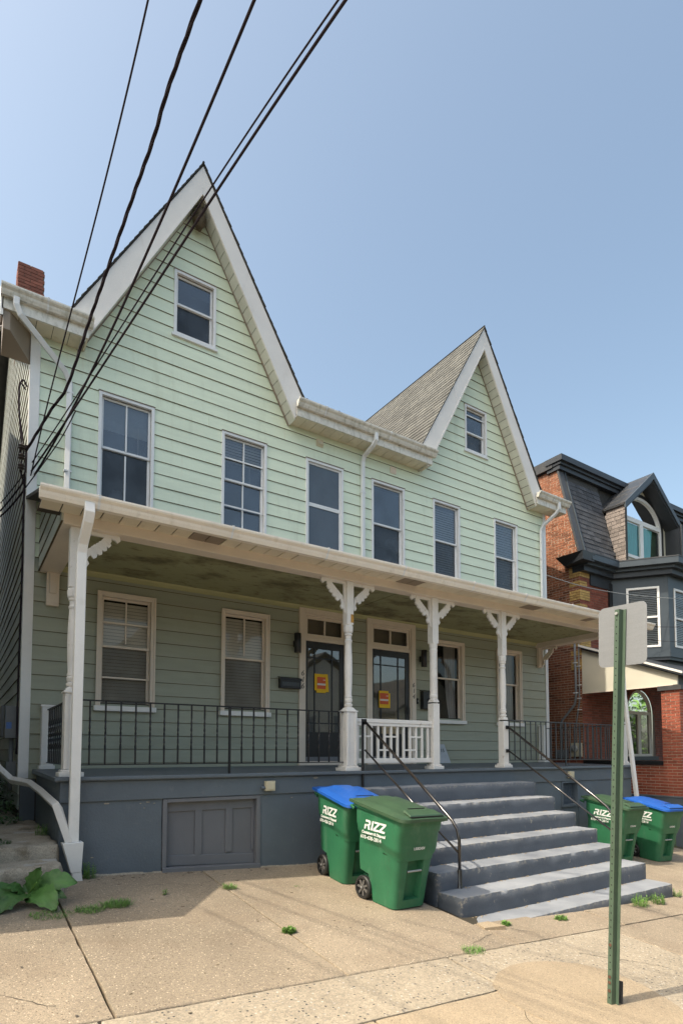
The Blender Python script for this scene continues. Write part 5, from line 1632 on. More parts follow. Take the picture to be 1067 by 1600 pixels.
make_bin((3.28, -3.84, gz(3.28, -3.84) + .004), R(3), M['lidg'], 'green wheeled bin with dark green lid, in front, left of the concrete steps', 'wheeled bins', 'U0302454')
make_bin((3.35, -2.88, gz(3.35, -2.88) + .004), R(-4), M['lidb'], 'green wheeled bin with bright blue lid by the porch wall, left of the steps', 'wheeled bins', 'U0302461')
make_bin((8.98, -2.88, gz(8.98, -2.88) + .004), R(-2), M['lidg'], 'green wheeled bin with dull olive green lid, right of the steps behind the sign post', 'wheeled bins', 'STERLING', lidseed=1)
make_bin((10.1, -2.98, gz(10.1, -2.98) + .004), R(-5), M['lidb'], 'green wheeled bin with blue lid at far right behind the other right bin', 'wheeled bins', 'U0302462', lidseed=1)

# ------------------------------------------------------------------ street sign seen from behind
sg = thing('street_sign', (3.29, -6.40, -1.6), 'back of a grey rectangular street sign on a green perforated channel post', 'sign')
LEAN = -.048


def sy(z): return -6.355 + LEAN * (z + 1.6)


def chan(name, y0, z0, z1, mat, par, dx=0.0, wf=.085, web=.03, rev=False):
    """hat channel: two flanges and a recessed web, open towards -x"""
    s_ = 1 if not rev else -1
    prof = [(-.044, .044), (-.022, .044), (-.017, .0), (.017, .0), (.022, .044), (.044, .044), (.044, .048), (.019, .048), (.014, .004), (-.014, .004), (-.019, .048), (-.044, .048)]
    m = MB(); n = len(prof)
    vs = []
    for z in (z0, z1):
        for (a, b) in prof: vs.append((3.262 + dx + s_ * b, y0 + LEAN * (z + 1.6) + a, z))
    m.add(vs, [tuple(range(n)), tuple(range(2 * n - 1, n - 1, -1))] + [(i, i + n, (i + 1) % n + n, (i + 1) % n) for i in range(n)])
    return obj(name, m, mat, par)


post = chan('post', -6.355, -1.66, 1.27, M['signgreen'], sg)
chan('ground_stub', -6.358, -1.8, -1.44, M['darkgrey'], sg, dx=.046)
m = MB()
z = -1.55
while z < 1.24:
    if True:
        for yo in (.0,):
            c = (3.2612, sy(z) + yo, z)
            q = [(c[0], c[1] + .0052 * math.cos(a), c[2] + .0052 * math.sin(a)) for a in [2 * PI * k / 8 for k in range(8)]]
            m.poly(q)
    z += .0254 * 2
obj('holes', m, M['hole'], post, kind='stuff', recalc=False)
for z in (-1.50, -1.44, -1.40, -1.17): obj('rusty_bolt', MB().lathe([(.012, -.006), (.010, -.001)], (3.262, sy(z), z), 8, axis=0), M['rust'], post)
m = MB()
m.lathe([(.011, -.012), (.011, -.002)], (3.262, sy(1.24), 1.24), 8, axis=0)
obj('bolt', m, M['steel'], post)
# plate with rounded corners, facing along the street
pw, ph, r = .19, .225, .045
cyp, czp = sy(1.08) - .01, 1.085
out = []
for (sx_, sz_, a0) in ((1, 1, 0), (-1, 1, .5), (-1, -1, 1), (1, -1, 1.5)):
    for k in range(7):
        a = (a0 + .5 * k / 6) * PI
        out.append((sx_ * (pw - r) + r * math.cos(a), sz_ * (ph - r) + r * math.sin(a)))
rot = R(1.5)
pts = [(cyp + a * math.cos(rot) - b * math.sin(rot), czp + a * math.sin(rot) + b * math.cos(rot)) for a, b in out]
m = MB()
n = len(pts)
pr_ = [(3.316 + (p[0] - cyp) * .04, p[0], p[1]) for p in pts]
m.add(pr_ + [(a + .003, b, c) for a, b, c in pr_], [tuple(range(n)), tuple(range(2 * n - 1, n - 1, -1))] + [(i, i + n, (i + 1) % n + n, (i + 1) % n) for i in range(n)])
obj('sign_plate', m, M['signback'], sg)

# ------------------------------------------------------------------ brick house on the right
BX, BYF = 12.9, .25
bh = thing('brick_house', (15, 0, -1.8), 'orange brick house with black mansard roof, bay window and arched dormer', 'house')
m = MB()
# side wall body, facade body with openings left for the glazing
m.poly([(BX, BYF, -2.5), (BX, BYF, 5.35), (BX, .85, 8.05), (BX, 12, 8.0), (BX, 12, -2.5)])
bw_ = obj('side_wall', m, M['mortar'], bh, recalc=False)
AW = (14.95, 16.30, .12, 1.35)          # arched window opening: x0,x1,z0,spring
ACX, AR = (AW[0] + AW[1]) / 2, (AW[1] - AW[0]) / 2
m = MB()
y = BYF
m.poly([(BX, y, -2.5), (20, y, -2.5), (20, y, AW[2]), (BX, y, AW[2])])
m.poly([(BX, y, AW[2]), (AW[0], y, AW[2]), (AW[0], y, AW[3]), (BX, y, AW[3])])
m.poly([(AW[1], y, AW[2]), (20, y, AW[2]), (20, y, AW[3]), (AW[1], y, AW[3])])
N_ = 16
top = AW[3] + AR + .02
arc = [(ACX - AR * math.cos(PI * k / N_), AW[3] + AR * math.sin(PI * k / N_)) for k in range(N_ + 1)]
for k in range(N_):
    a, b = arc[k], arc[k + 1]
    m.poly([(a[0], y, a[1]), (b[0], y, b[1]), (b[0], y, top), (a[0], y, top)])
m.poly([(BX, y, AW[3]), (AW[0], y, AW[3]), (AW[0], y, top), (BX, y, top)]); m.poly([(AW[1], y, AW[3]), (20, y, AW[3]), (20, y, top), (AW[1], y, top)])
m.poly([(BX, y, top), (20, y, top), (20, y, 5.35), (BX, y, 5.35)])
fw = obj('front_wall', m, M['mortar_d'], bh, recalc=False)


def brick_field(name, par, mat, inside, axis, fix, sgn, a0, a1, z0, z1, L=.198, H=.0555, J=.012, jit=.003, seed=0, lo=.72, hi=1.15, tints=None, D=.02):
    """courses of bricks standing 6 mm proud of the mortar; axis 1 along x, 0 along y; one joined mesh"""
    r = random.Random(seed)
    m = MB()
    z = z0; row = 0
    while z < z1:
        a = a0 - (L + J) / 2 * (row % 2)
        hdr = (row % 6 == 5)
        Lr = L if not hdr else .095
        while a < a1:
            b = a + Lr
            aa, bb = max(a, a0), min(b, a1)
            while bb - aa > .012 and not inside(aa + .004, z + H / 2): aa += .008
            while bb - aa > .012 and not inside(bb - .004, z + H / 2): bb -= .008
            if True:
                if bb - aa > .014:
                    d = .006 + r.uniform(-jit, jit)
                    e = .0015
                    w = [r.uniform(-e, e) for _ in range(8)]
                    f0 = fix + sgn * d; f1 = fix - sgn * .004
                    def P(u, f, zz): return (u, f, zz) if axis == 1 else (f, u, zz)
                    m.add([P(aa + w[0], f0, z + w[1]), P(bb + w[2], f0, z + w[3]), P(bb + w[4], f0, z + H + w[5]), P(aa + w[6], f0, z + H + w[7]), P(aa, f1, z), P(bb, f1, z), P(bb, f1, z + H), P(aa, f1, z + H)],
                          [(0, 1, 2, 3), (0, 4, 5, 1), (1, 5, 6, 2), (2, 6, 7, 3), (3, 7, 4, 0)])
            a = b + J
        z += H + J; row += 1
    o = obj(name, m, mat, par, kind='stuff', recalc=False)
    tone(o, 5, lo, hi, seed=seed, tints=tints)
    return o


def in_side(yy, z):
    if yy < BYF: return False
    if z < 5.35: return True
    return yy > BYF + (z - 5.35) / 2.7 * .6 - .01


brick_field('bricks', bw_, M['brick'], in_side, 0, BX, -1, BYF + .0, 2.4, .0, 8.08, seed=3, tints=(.12, .62), lo=.8, hi=1.15)
brick_field('bricks', bw_, M['brick_redj'], lambda a, z: True, 0, BX, -1, BYF + .0, 2.4, -2.2, -.04, seed=4)


def in_front(x, z):
    if z > top: return x < 14.45 or z < 2.9
    if AW[0] - .12 < x < AW[1] + .12 and AW[2] - .1 < z < AW[3]: return False
    if z >= AW[3] and math.hypot(x - ACX, z - AW[3]) < AR + .12: return False
    return True


brick_field('bricks', fw, M['brick_redj'], in_front, 1, BYF, -1, BX + .0, 16.9, -.1, 5.1, seed=6)
# arch ring
m = MB()
for k in range(22):
    a = PI * (k + .06) / 22; b = PI * (k + .94) / 22
    q = []
    for rr, an in ((AR + .01, a), (AR + .11, a), (AR + .11, b), (AR + .01, b)): q.append((ACX - rr * math.cos(an), AW[3] + rr * math.sin(an)))
    m.prism(q, 1, BYF - .02, BYF)
o = obj('arch_bricks', m, M['brick_redj'], fw, kind='stuff'); tone(o, 6, .8, 1.2)
# yellow quoins, brick by brick, on both faces of the corner
z = 1.9; blk = 0
ME = {}
def qmesh(L): return brick_mesh(L, .056, .05, M['brick_yel'], ('q', L))
z = 2.42
while z < 4.92:
    big = blk % 2 == 0
    rows = 4 if big else 2
    for r_ in range(rows):
        wl = .43 if big else .32
        o_ = r_ % 2
        parts = [(0, .2), (.21, wl)] if o_ == 0 else [(0, .095), (.105, .305), (.315, wl)]
        for (a, b) in parts:
            if b - a < .04 or a > wl: continue
            L = round(b - a, 3)
            brick_at(fw, qmesh(L), (BX - .012 + (a + b) / 2, BYF + .008, z + .028))
        parts = [(0, .095), (.105, .305)] if o_ == 0 else [(0, .2), (.21, .305)]
        if big or True:
            for (a, b) in parts:
                L = round(b - a, 3)
                if L < .04: continue
                brick_at(fw, qmesh(L), (BX + .008, BYF - .012 + (a + b) / 2, z + .028), PI / 2)
        z += .0675
    z += .0675 * 1.6
    blk += 1
# mansard: sloping front with courses of slates
MT, MBZ = (.85, 8.05), (BYF - .05, 5.35)
m = MB()
for (xa, xb) in ((BX + .01, 14.74), (17.66, 20)):
    m.hexa([(xa, MBZ[0] + .01, MBZ[1]), (xb, MBZ[0] + .01, MBZ[1]), (xb, 3, MBZ[1]), (xa, 3, MBZ[1])], [(xa, MT[0], MT[1]), (xb, MT[0], MT[1]), (xb, 3, MT[1]), (xa, 3, MT[1])])
m.box(14.74, 17.66, .9, 3, 5.35, 8.05)
man = obj('mansard_roof', m, M['roofdark'], bh)


def shingle_plane(par, p00, du, dv, nu_len, nv_len, mat, ex=.14, wd=.30, seed=0, inside=None, name='roof_shingles', thick=.012, lo=.7, hi=1.3, individual=False):
    """p00 lower-left corner, du unit vector along the course, dv unit vector up the slope; normal = du x dv"""
    r = random.Random(seed)
    p00 = Vector(p00); du = Vector(du).normalized(); dv = Vector(dv).normalized(); nn = du.cross(dv).normalized()
    m = MB(); rows = int(nv_len / ex)
    for k in range(rows + 1):
        v0 = k * ex; v1 = min(nv_len, v0 + ex + .01)
        if v1 - v0 < .03: break
        u = -r.random() * wd
        while u < nu_len:
            w_ = wd * r.choice((.55, .75, 1.0, 1.0))
            a, b = max(0, u), min(nu_len, u + w_)
            u += w_
            if b - a < .02: continue
            if inside and not inside((a + b) / 2, (v0 + v1) / 2): continue
            if inside:
                # trim to the outline
                while b - a > .03 and not inside(a, v0 + ex / 2): a += .02
                while b - a > .03 and not inside(b, v0 + ex / 2): b -= .02
            e = thick * r.uniform(.7, 1.3)
            q = p00 + du * a + dv * v0; s = p00 + du * b + dv * v0; q1 = p00 + du * a + dv * v1; s1 = p00 + du * b + dv * v1
            g = du * .003
            vs = [q + g + nn * e, s - g + nn * e, s1 - g + nn * .002, q1 + g + nn * .002, q + g, s - g]
            fs = [(0, 1, 2, 3), (0, 4, 5, 1), (0, 3, 4), (1, 5, 2)]
            if individual:
                mm = MB().add(vs, fs); obj('shingle', mm, mat, par, recalc=False)
            else: m.add(vs, fs)
    if not individual:
        o = obj(name, m, mat, par, kind='stuff', recalc=False); tone(o, 4, lo, hi, seed=seed)


sv = Vector((0, MT[0] - MBZ[0], MT[1] - MBZ[1]))
shingle_plane(man, (BX + .22, MBZ[0], MBZ[1]), (1, 0, 0), sv, 7, sv.length - .25, M['roofblack'], seed=5, ex=.15, wd=.32, lo=.7, hi=1.35, inside=lambda u, v: not (14.74 < BX + .22 + u < 17.66))
# rake board down the edge
m = MB()
nrm = Vector((1, 0, 0)).cross(sv).normalized()
a = Vector((BX - .03, MBZ[0], MBZ[1])); b = Vector((BX + .22, MBZ[0], MBZ[1]))
m.hexa([a - nrm * .02, b - nrm * .02, b + nrm * .035, a + nrm * .035], [a + sv - nrm * .02, b + sv - nrm * .02, b + sv + nrm * .035, a + sv + nrm * .035])
obj('rake_flashing', m, M['darkgrey'], bh)
obj('rake_lip', MB().hexa([b - nrm * .0, b + Vector((.03, 0, 0)), b + Vector((.03, 0, 0)) + nrm * .06, b + nrm * .06], [b + sv, b + sv + Vector((.03, 0, 0)), b + sv + Vector((.03, 0, 0)) + nrm * .06, b + sv + nrm * .06]), M['darkblue'], bh)
# top cornice, front and side
m = MB()
for (z0, z1, d) in ((8.02, 8.14, .05), (8.14, 8.22, .10), (8.22, 8.38, .17)):
    m.box(BX - .06 - (d - .05) * .6, 20, MT[0] - d - .06, MT[0] + .3, z0 + .001, z1)
obj('cornice', m, M['darkcornice'], bh)
m = MB()
m.hexa([(BX - .10, MT[0] + .1, 8.12), (BX + .2, MT[0] + .1, 8.12), (BX + .2, 12, 8.0), (BX - .10, 12, 8.0)], [(BX - .12, MT[0] + .1, 8.385), (BX + .2, MT[0] + .1, 8.385), (BX + .2, 12, 8.20), (BX - .12, 12, 8.20)])
obj('coping', m, M['darkgrey'], bh)
# main cornice with the bay
A_ = Vector((14.30, BYF)); B_ = Vector((15.14, -.89)); C_ = Vector((17.6, -.89))
ud = (B_ - A_).normalized(); un = Vector((ud.y, -ud.x))      # outward (towards -x,-y)
if un.y > 0: un = -un


def strip(path2, off, z0, z1, mat, name, par, inner=.3, zslope=0):
    """run a moulding along a plan polyline, offset outwards"""
    pts = [Vector(p) for p in path2]
    def offset(o):
        res = []
        for i, p in enumerate(pts):
            ns = []
            if i > 0: d = (pts[i] - pts[i - 1]).normalized(); ns.append(Vector((d.y, -d.x)))
            if i < len(pts) - 1: d = (pts[i + 1] - pts[i]).normalized(); ns.append(Vector((d.y, -d.x)))
            if len(ns) == 1: v = ns[0] * o
            else:
                s = (ns[0] + ns[1]); v = s.normalized() * (o / max(.3, s.normalized().dot(ns[0])))
            res.append(p + v)
        return res
    ou, inn = offset(off), offset(-inner)
    m = MB()
    for i in range(len(pts) - 1):
        m.hexa([(ou[i].x, ou[i].y, z0), (ou[i + 1].x, ou[i + 1].y, z0), (inn[i + 1].x, inn[i + 1].y, z0), (inn[i].x, inn[i].y, z0)], [(ou[i].x, ou[i].y, z1), (ou[i + 1].x, ou[i + 1].y, z1), (inn[i + 1].x, inn[i + 1].y, z1), (inn[i].x, inn[i].y, z1)])
    return obj(name, m, mat, par)


pl = [(BX - .02, BYF), (A_.x, A_.y), (B_.x, B_.y), (C_.x, C_.y)]
strip(pl, .16, 5.02, 5.16, M['darkcornice'], 'cornice', bh, .2)
strip(pl, .26, 5.161, 5.24, M['darkblue'], 'cornice', bh, .2)
strip(pl, .40, 5.241, 5.40, M['darkblue'], 'cornice', bh, .35)
strip(pl, .41, 5.401, 5.43, M['darkgrey'], 'cornice', bh, .5)
obj('cornice_return', MB().hexa([(BX - .40, -.13, 5.20), (BX + .1, -.13, 5.20), (BX + .1, .62, 5.20), (BX - .2, .55, 5.20)], [(BX - .44, -.16, 5.41), (BX + .1, -.16, 5.41), (BX + .1, .72, 5.41), (BX - .44, .65, 5.41)]), M['darkcornice'], bh)
# bay body
bay = [tuple(A_), tuple(B_), tuple(C_)]
AZ0, AZ1 = 2.80, 5.02


def bay_face(P, Q, s0, s1, w0, w1, first):
    d = (Q - P); L = d.length; d.normalize(); nn = Vector((d.y, -d.x))
    if nn.y > 0: nn = -nn
    def pt(s, o, z): return (P.x + d.x * s + nn.x * o, P.y + d.y * s + nn.y * o, z)
    def bx(m, a, b, o0, o1, z0, z1):
        m.hexa([pt(a, o1, z0), pt(b, o1, z0), pt(b, o0, z0), pt(a, o0, z0)], [pt(a, o1, z1), pt(b, o1, z1), pt(b, o0, z1), pt(a, o0, z1)])
    m = MB()
    bx(m, 0, s0, -.1, 0, AZ0, AZ1); bx(m, s1, L, -.1, 0, AZ0, AZ1); bx(m, s0, s1, -.1, 0, w1, AZ1); bx(m, s0, s1, -.1, 0, AZ0, w0)
    wl = obj('bay_wall', m, M['darkblue'], bh)
    m = MB()
    bx(m, 0.0, .12, .0, .012, AZ0 + .1, AZ1); bx(m, s1 + .14, s1 + .16, .0, .015, w1, AZ1)
    bx(m, .12, L - .12, .0, .012, w1 + .33, AZ1); bx(m, 0, L, .0, .03, AZ0, AZ0 + .13)
    obj('bay_trim', m, M['darkblue'], wl)
    m = MB()
    f = .055
    bx(m, s0, s0 + f, -.06, .02, w0, w1); bx(m, s1 - f, s1, -.06, .02, w0, w1); bx(m, s0 + f, s1 - f, -.06, .02, w1 - f, w1); bx(m, s0 + f, s1 - f, -.06, .02, w0, w0 + f)
    zm = (w0 + w1) / 2
    bx(m, s0 + f, s1 - f, -.05, .005, zm - .025, zm + .025)
    wo = obj('window', m, M['white'], bh)
    m = MB(); m.poly([pt(s0 + f, -.045, w0 + f), pt(s1 - f, -.045, w0 + f), pt(s1 - f, -.045, zm), pt(s0 + f, -.045, zm)]); obj('pane', m, M['glass'], wo, recalc=False)
    m = MB(); m.poly([pt(s0 + f, -.03, zm), pt(s1 - f, -.03, zm), pt(s1 - f, -.03, w1 - f), pt(s0 + f, -.03, w1 - f)]); obj('pane', m, M['glass'], wo, recalc=False)
    m = MB(); z = w0 + .05
    while z < w1:
        m.add([pt(s0, -.10, z), pt(s1, -.10, z), pt(s1, -.075, z + .018), pt(s0, -.075, z + .018)], [(0, 1, 2, 3)]); z += .05
    obj('blind', m, M['blindw'], wo, kind='stuff', recalc=False)
    m = MB(); m.poly([pt(s0 - .1, -.35, w0 - .1), pt(s1 + .1, -.35, w0 - .1), pt(s1 + .1, -.35, w1 + .1), pt(s0 - .1, -.35, w1 + .1)]); obj('dark_room', m, M['interior'], wo, recalc=False)


bay_face(A_, B_, .40, 1.21, 3.08, 4.74, True)
bay_face(B_, C_, .30, 1.90, 3.08, 4.70, False)
obj('bay_floor', MB().prism([(A_.x, A_.y), (B_.x, B_.y), (C_.x, C_.y), (C_.x, 1)], 2, 2.72, 2.80), M['darkcornice'], bh)
obj('bay_base', MB().prism([(A_.x + .12, A_.y), (B_.x + .08, B_.y + .12), (C_.x, C_.y + .12), (C_.x, 1)], 2, 2.3, 2.72), M['darkcornice'], bh)
obj('frieze', MB().box(BX + .43, 14.28, BYF - .05, BYF, 4.72, 5.02), M['darkcornice'], bh)
obj('bay_corner', MB().box(14.18, 14.34, BYF - .06, BYF, 2.8, 4.9), M['black'], bh)
# dormer
DX0, DX1, DXC = 14.72, 17.68, 16.2
DY0, DW = .0, .38                 # hood front, window plane
DZ0, DZ1, DZA = 5.45, 7.25, 8.50
dm = obj('dormer', MB().prism([(DX0 + .0, DZ0), (DX1, DZ0), (DX1, DZ1), (DXC, DZA - .08), (DX0, DZ1)], 1, DW + .12, 2.6), M['roofdark'], bh)
# cheek, shingle by shingle
chk = obj('dormer_cheek', MB().prism([(DY0, DZ0), (DY0, DZ1), (2.6, DZ1), (2.6, DZ0)], 0, DX0 - .0, DX0 + .10), M['roofdark'], bh)
def in_cheek(u, v):
    # u runs from back to front; slope line of the mansard cuts the cheek
    yy = 1.6 - u; zz = DZ0 + v
    ys = MBZ[0] + (zz - MBZ[1]) / (MT[1] - MBZ[1]) * (MT[0] - MBZ[0])
    return yy <= ys + .06 and yy > DY0 - .01
shingle_plane(chk, (DX0 - .001, 1.6, DZ0), (0, -1, 0), (0, 0, 1), 1.6, DZ1 - DZ0, M['roofbrown'], seed=8, ex=.115, wd=.26, inside=in_cheek, individual=True)
# hood roof planes
for s_ in (-1, 1):
    xe = DX0 - .06 if s_ < 0 else DX1 + .06
    dv = Vector((DXC - xe, 0, DZA - DZ1)); ln = dv.length
    p0 = Vector((xe, 2.6, DZ1 - .02)) if s_ < 0 else Vector((xe, DY0 - .04, DZ1 - .02))
    du = Vector((0, -1, 0)) if s_ < 0 else Vector((0, 1, 0))
    pts = [(xe, DZ1 - .06), (DXC, DZA - .06), (DXC, DZA - .005), (xe, DZ1 - .005)]
    rp = obj('dormer_roof', MB().prism(pts, 1, DY0 - .04, 2.6), M['darkcornice'], bh)
    shingle_plane(rp, p0, du, dv, 2.64, ln, M['roofbrown2'], seed=9 + s_, ex=.13, wd=.3)
    # fascia and hood reveal
    w_ = .17
    q = [(xe, DZ1 - .16), (DXC, DZA - .20), (DXC, DZA - .0), (xe, DZ1 + .0)]
    obj('hood_fascia', MB().prism(q, 1, DY0 - .06, DY0 - .02), M['darkblue'], bh)
    xr = DX0 if s_ < 0 else DX1
    if s_ > 0:
        obj('hood_side', MB().box(DX1 - .08, DX1 + .02, DY0 - .05, DW, DZ0, DZ1 - .1), M['darkcornice'], bh)
        obj('hood_trim', MB().box(DX1 - .03, DX1 + .04, DY0 - .09, DY0 - .051, DZ0, DZ1), M['darkgrey'], bh)
    q = [(xr, DZ1 - .18), (DXC, DZA - .26), (DXC, DZA - .20), (xr, DZ1 - .10)]
    obj('hood_soffit', MB().prism(q, 1, DY0 - .02, DW), M['darkcornice'], bh)
# window wall in the dormer
WX0, WX1, WZ0, WZS = 15.02, 17.38, 5.95, 7.00
WR = (WX1 - WX0) / 2
m = MB(); n = 20
arc = [(DXC - WR * math.cos(PI * k / n), WZS + WR * .80 * math.sin(PI * k / n)) for k in range(n + 1)]
yq = DW
m.poly([(DX0, yq, DZ0), (WX0, yq, DZ0), (WX0, yq, WZS), (DX0, yq, WZS)]); m.poly([(WX1, yq, DZ0), (DX1, yq, DZ0), (DX1, yq, WZS), (WX1, yq, WZS)]); m.poly([(WX0, yq, DZ0), (WX1, yq, DZ0), (WX1, yq, WZ0), (WX0, yq, WZ0)])
def roofz(x): return DZ1 - .14 + (DZA - DZ1) * (1 - abs(x - DXC) / (DX1 - DXC))
for k in range(n):
    a, b = arc[k], arc[k + 1]
    m.poly([(a[0], yq, a[1]), (b[0], yq, b[1]), (b[0], yq, max(b[1], roofz(b[0]))), (a[0], yq, max(a[1], roofz(a[0])))])
m.poly([(DX0, yq, WZS), (WX0, yq, WZS), (WX0, yq, roofz(WX0)), (DX0, yq, roofz(DX0))]); m.poly([(WX1, yq, WZS), (DX1, yq, WZS), (DX1, yq, roofz(DX1)), (WX1, yq, roofz(WX1))])
obj('dormer_front', m, M['creamwall'], bh, recalc=False)


def arch_frame(name, cx, zs, z0, r, ry, wd, y0, y1, mat, par, n=20):
    m = MB()
    for k in range(n):
        a, b = PI * k / n, PI * (k + 1) / n
        q = []
        for rr, an in ((1, a), (1, b)): q.append((cx - r * math.cos(an), zs + ry * math.sin(an)))
        for an in (b, a): q.append((cx - (r - wd) * math.cos(an), zs + (ry - wd) * math.sin(an)))
        m.prism(q, 1, y0, y1)
    m.box(cx - r, cx - r + wd, y0, y1, z0, zs); m.box(cx + r - wd, cx + r, y0, y1, z0, zs)
    return obj(name, m, mat, par)


dw = arch_frame('window', DXC, WZS, WZ0, WR + .02, WR * .80 + .02, .09, yq - .05, yq + .03, M['black'], bh)
arch_frame('frame', DXC, WZS, WZ0, WR - .07, WR * .80 - .07, .085, yq - .035, yq + .03, M['white'], dw)
obj('frame', MB().box(WX0 + .1, WX1 - .1, yq - .034, yq + .03, WZ0, WZ0 + .09).box(WX0 + .1, WX1 - .1, yq - .033, yq + .03, WZS + .04, WZS + .17).box(DXC - .085, DXC + .085, yq - .032, yq + .03, WZ0 + .09, WZS + .04), M['white'], dw)
m = MB(); g_ = [(DXC - (WR - .1) * math.cos(PI * k / n), yq + .01, WZS + (WR * .80 - .1) * math.sin(PI * k / n)) for k in range(n + 1)]
m.poly(g_); obj('pane', m, M['glass'], dw, recalc=False)
obj('pane', MB().poly([(WX0 + .1, yq + .01, WZ0), (DXC, yq + .01, WZ0), (DXC, yq + .01, WZS), (WX0 + .1, yq + .01, WZS)]), M['glass'], dw, recalc=False)
obj('pane', MB().poly([(DXC, yq + .01, WZ0), (WX1 - .1, yq + .01, WZ0), (WX1 - .1, yq + .01, WZS), (DXC, yq + .01, WZS)]), M['glass'], dw, recalc=False)
m = MB()
vs = []; fs = []; nxx = 60
for j in range(8):
    for i in range(nxx):
        u = i / (nxx - 1); pull = .74 + .10 * (j / 7)
        x = WX0 + (WX1 - WX0) * u * (pull)
        z = WZ0 + (min(8.0, roofz(x) - .12) - WZ0) * j / 7
        vs.append((x, yq + .07 + .018 * math.sin(i * 1.25), z))
for j in range(7):
    for i in range(nxx - 1):
        a = j * nxx + i; fs.append((a, a + 1, a + nxx + 1, a + nxx))
m.add(vs, fs); obj('curtain', m, M['curtain'], dw, recalc=False, smooth=True)
obj('dark_room', MB().poly([(DX0 + .02, yq + .115, DZ0), (DX1 - .02, yq + .115, DZ0), (DX1 - .02, yq + .115, DZ1 - .1), (DXC, yq + .115, DZA - .2), (DX0 + .02, yq + .115, DZ1 - .1)]), M['leafd'], dw, recalc=False)
# arched window under the brick porch
aw = arch_frame('window', ACX, AW[3], AW[2], AR, AR, .07, BYF + .02, BYF + .10, M['cream'], bh)
obj('frame', MB().box(AW[0] + .07, AW[1] - .07, BYF + .021, BYF + .10, AW[2], AW[2] + .07).box(AW[0] + .07, AW[1] - .07, BYF + .022, BYF + .10, AW[3] - .03, AW[3] + .06).box(ACX - .05, ACX + .05, BYF + .021, BYF + .09, AW[2] + .07, AW[3] - .03).box(AW[1] - .13, AW[1] - .07, BYF + .03, BYF + .09, AW[2] + .07, AW[3] - .03).box(ACX + .05, ACX + .11, BYF + .03, BYF + .09, AW[2] + .07, AW[3] - .03), M['cream'], aw)
m = MB(); m.poly([(ACX - (AR - .05) * math.cos(PI * k / 16), BYF + .06, AW[3] + (AR - .05) * math.sin(PI * k / 16)) for k in range(17)])
GR = glass('mirror_glass', tint=(.03, .04, .03), refl=2.6, clear=.5)
obj('pane', m, GR, aw, recalc=False)
obj('pane', MB().poly([(AW[0], BYF + .06, AW[2]), (ACX, BYF + .06, AW[2]), (ACX, BYF + .06, AW[3]), (AW[0], BYF + .06, AW[3])]), GR, aw, recalc=False)
obj('pane', MB().poly([(ACX, BYF + .06, AW[2]), (AW[1], BYF + .06, AW[2]), (AW[1], BYF + .06, AW[3]), (ACX, BYF + .06, AW[3])]), GR, aw, recalc=False)
obj('dark_room', MB().poly([(AW[0] - .3, BYF + .5, AW[2] - .3), (AW[1] + .3, BYF + .5, AW[2] - .3), (AW[1] + .3, BYF + .5, 2.4), (AW[0] - .3, BYF + .5, 2.4)]), M['interior'], aw, recalc=False)
obj('sill', MB().box(AW[0] - .1, AW[1] + .12, BYF - .09, BYF + .1, AW[2] - .11, AW[2] - .001), M['darkgrey'], aw)
# porch of the brick house
PF = -2.0
# pier
PX0, PX1, PY0, PY1 = BX, BX + .62, PF - .20, PF + .21
pier = obj('porch_pier', MB().box(PX0 + .006, PX1, PY0 + .006, PY1 - .006, -.78, 1.66), M['mortar'], bh)
sb = .2
def pier_bricks(z0, z1):
    z = z0; r = 0
    while z < z1:
        rowS = [(0, .2), (.21, .41)] if r % 2 == 0 else [(0, .095), (.105, .305), (.315, .41)]
        for (a, b) in rowS:
            L = round(b - a, 3)
            brick_at(pier, brick_mesh(L, .0545, .05, M['brick_red'], ('r', L)), (PX0 + .022 + rb.uniform(-.002, .002), PY0 + (a + b) / 2, z + .029), PI / 2)
        rowF = [(.0, .095), (.105, .305), (.315, .515), (.525, .62)] if r % 2 == 0 else [(0, .2), (.21, .41), (.42, .62)]
        for (a, b) in rowF:
            L = round(b - a, 3)
            brick_at(pier, brick_mesh(L, .0545, .05, M['brick_red'], ('r', L)), (PX0 + (a + b) / 2, PY0 + .022 + rb.uniform(-.002, .002), z + .029))
        z += .0675; r += 1
pier_bricks(-.76, 1.62)
# low wall between pier and facade
lw = obj('porch_low_wall', MB().box(BX + .026, BX + .25, PY1 - .01, BYF, -.78, -.06), M['mortar'], bh)
z = -.76; r_ = 0
while z < -.08:
    yv = PY1 + .0 - (.105 if r_ % 2 else 0)
    while yv < .0:
        a, b = max(yv, PY1 + .004), min(yv + .2, BYF)
        if b - a > .05:
            L = round(b - a, 2)
            brick_at(lw, brick_mesh(L, .0545, .05, M['brick_red'], ('r', L)), (BX + .044 + rb.uniform(-.002, .002), (a + b) / 2, z + .029), PI / 2)
        yv += .21
    z += .0675; r_ += 1
obj('porch_coping', MB().box(BX - .02, BX + .30, PY1 - .01, BYF - .001, -.062, .03), M['black'], bh)
obj('porch_base', MB().box(BX - .06, BX + 3.5, PY0 - .08, BYF, -2.4, -.78), M['greypaint'], bh)
obj('base_cap', MB().box(BX - .075, BX + 3.5, PY0 - .10, BYF, -.80, -.765), M['greypaint'], bh, bevel=.006)
obj('porch_floor', MB().box(BX + .25, 17.5, PY0, BYF, -.2, -.12), M['greywood'], bh)
obj('pier_cap', MB().box(PX0 - .05, PX1 + .05, PY0 - .06, PY1 + .06, 1.66, 1.765), M['darkgrey'], bh)
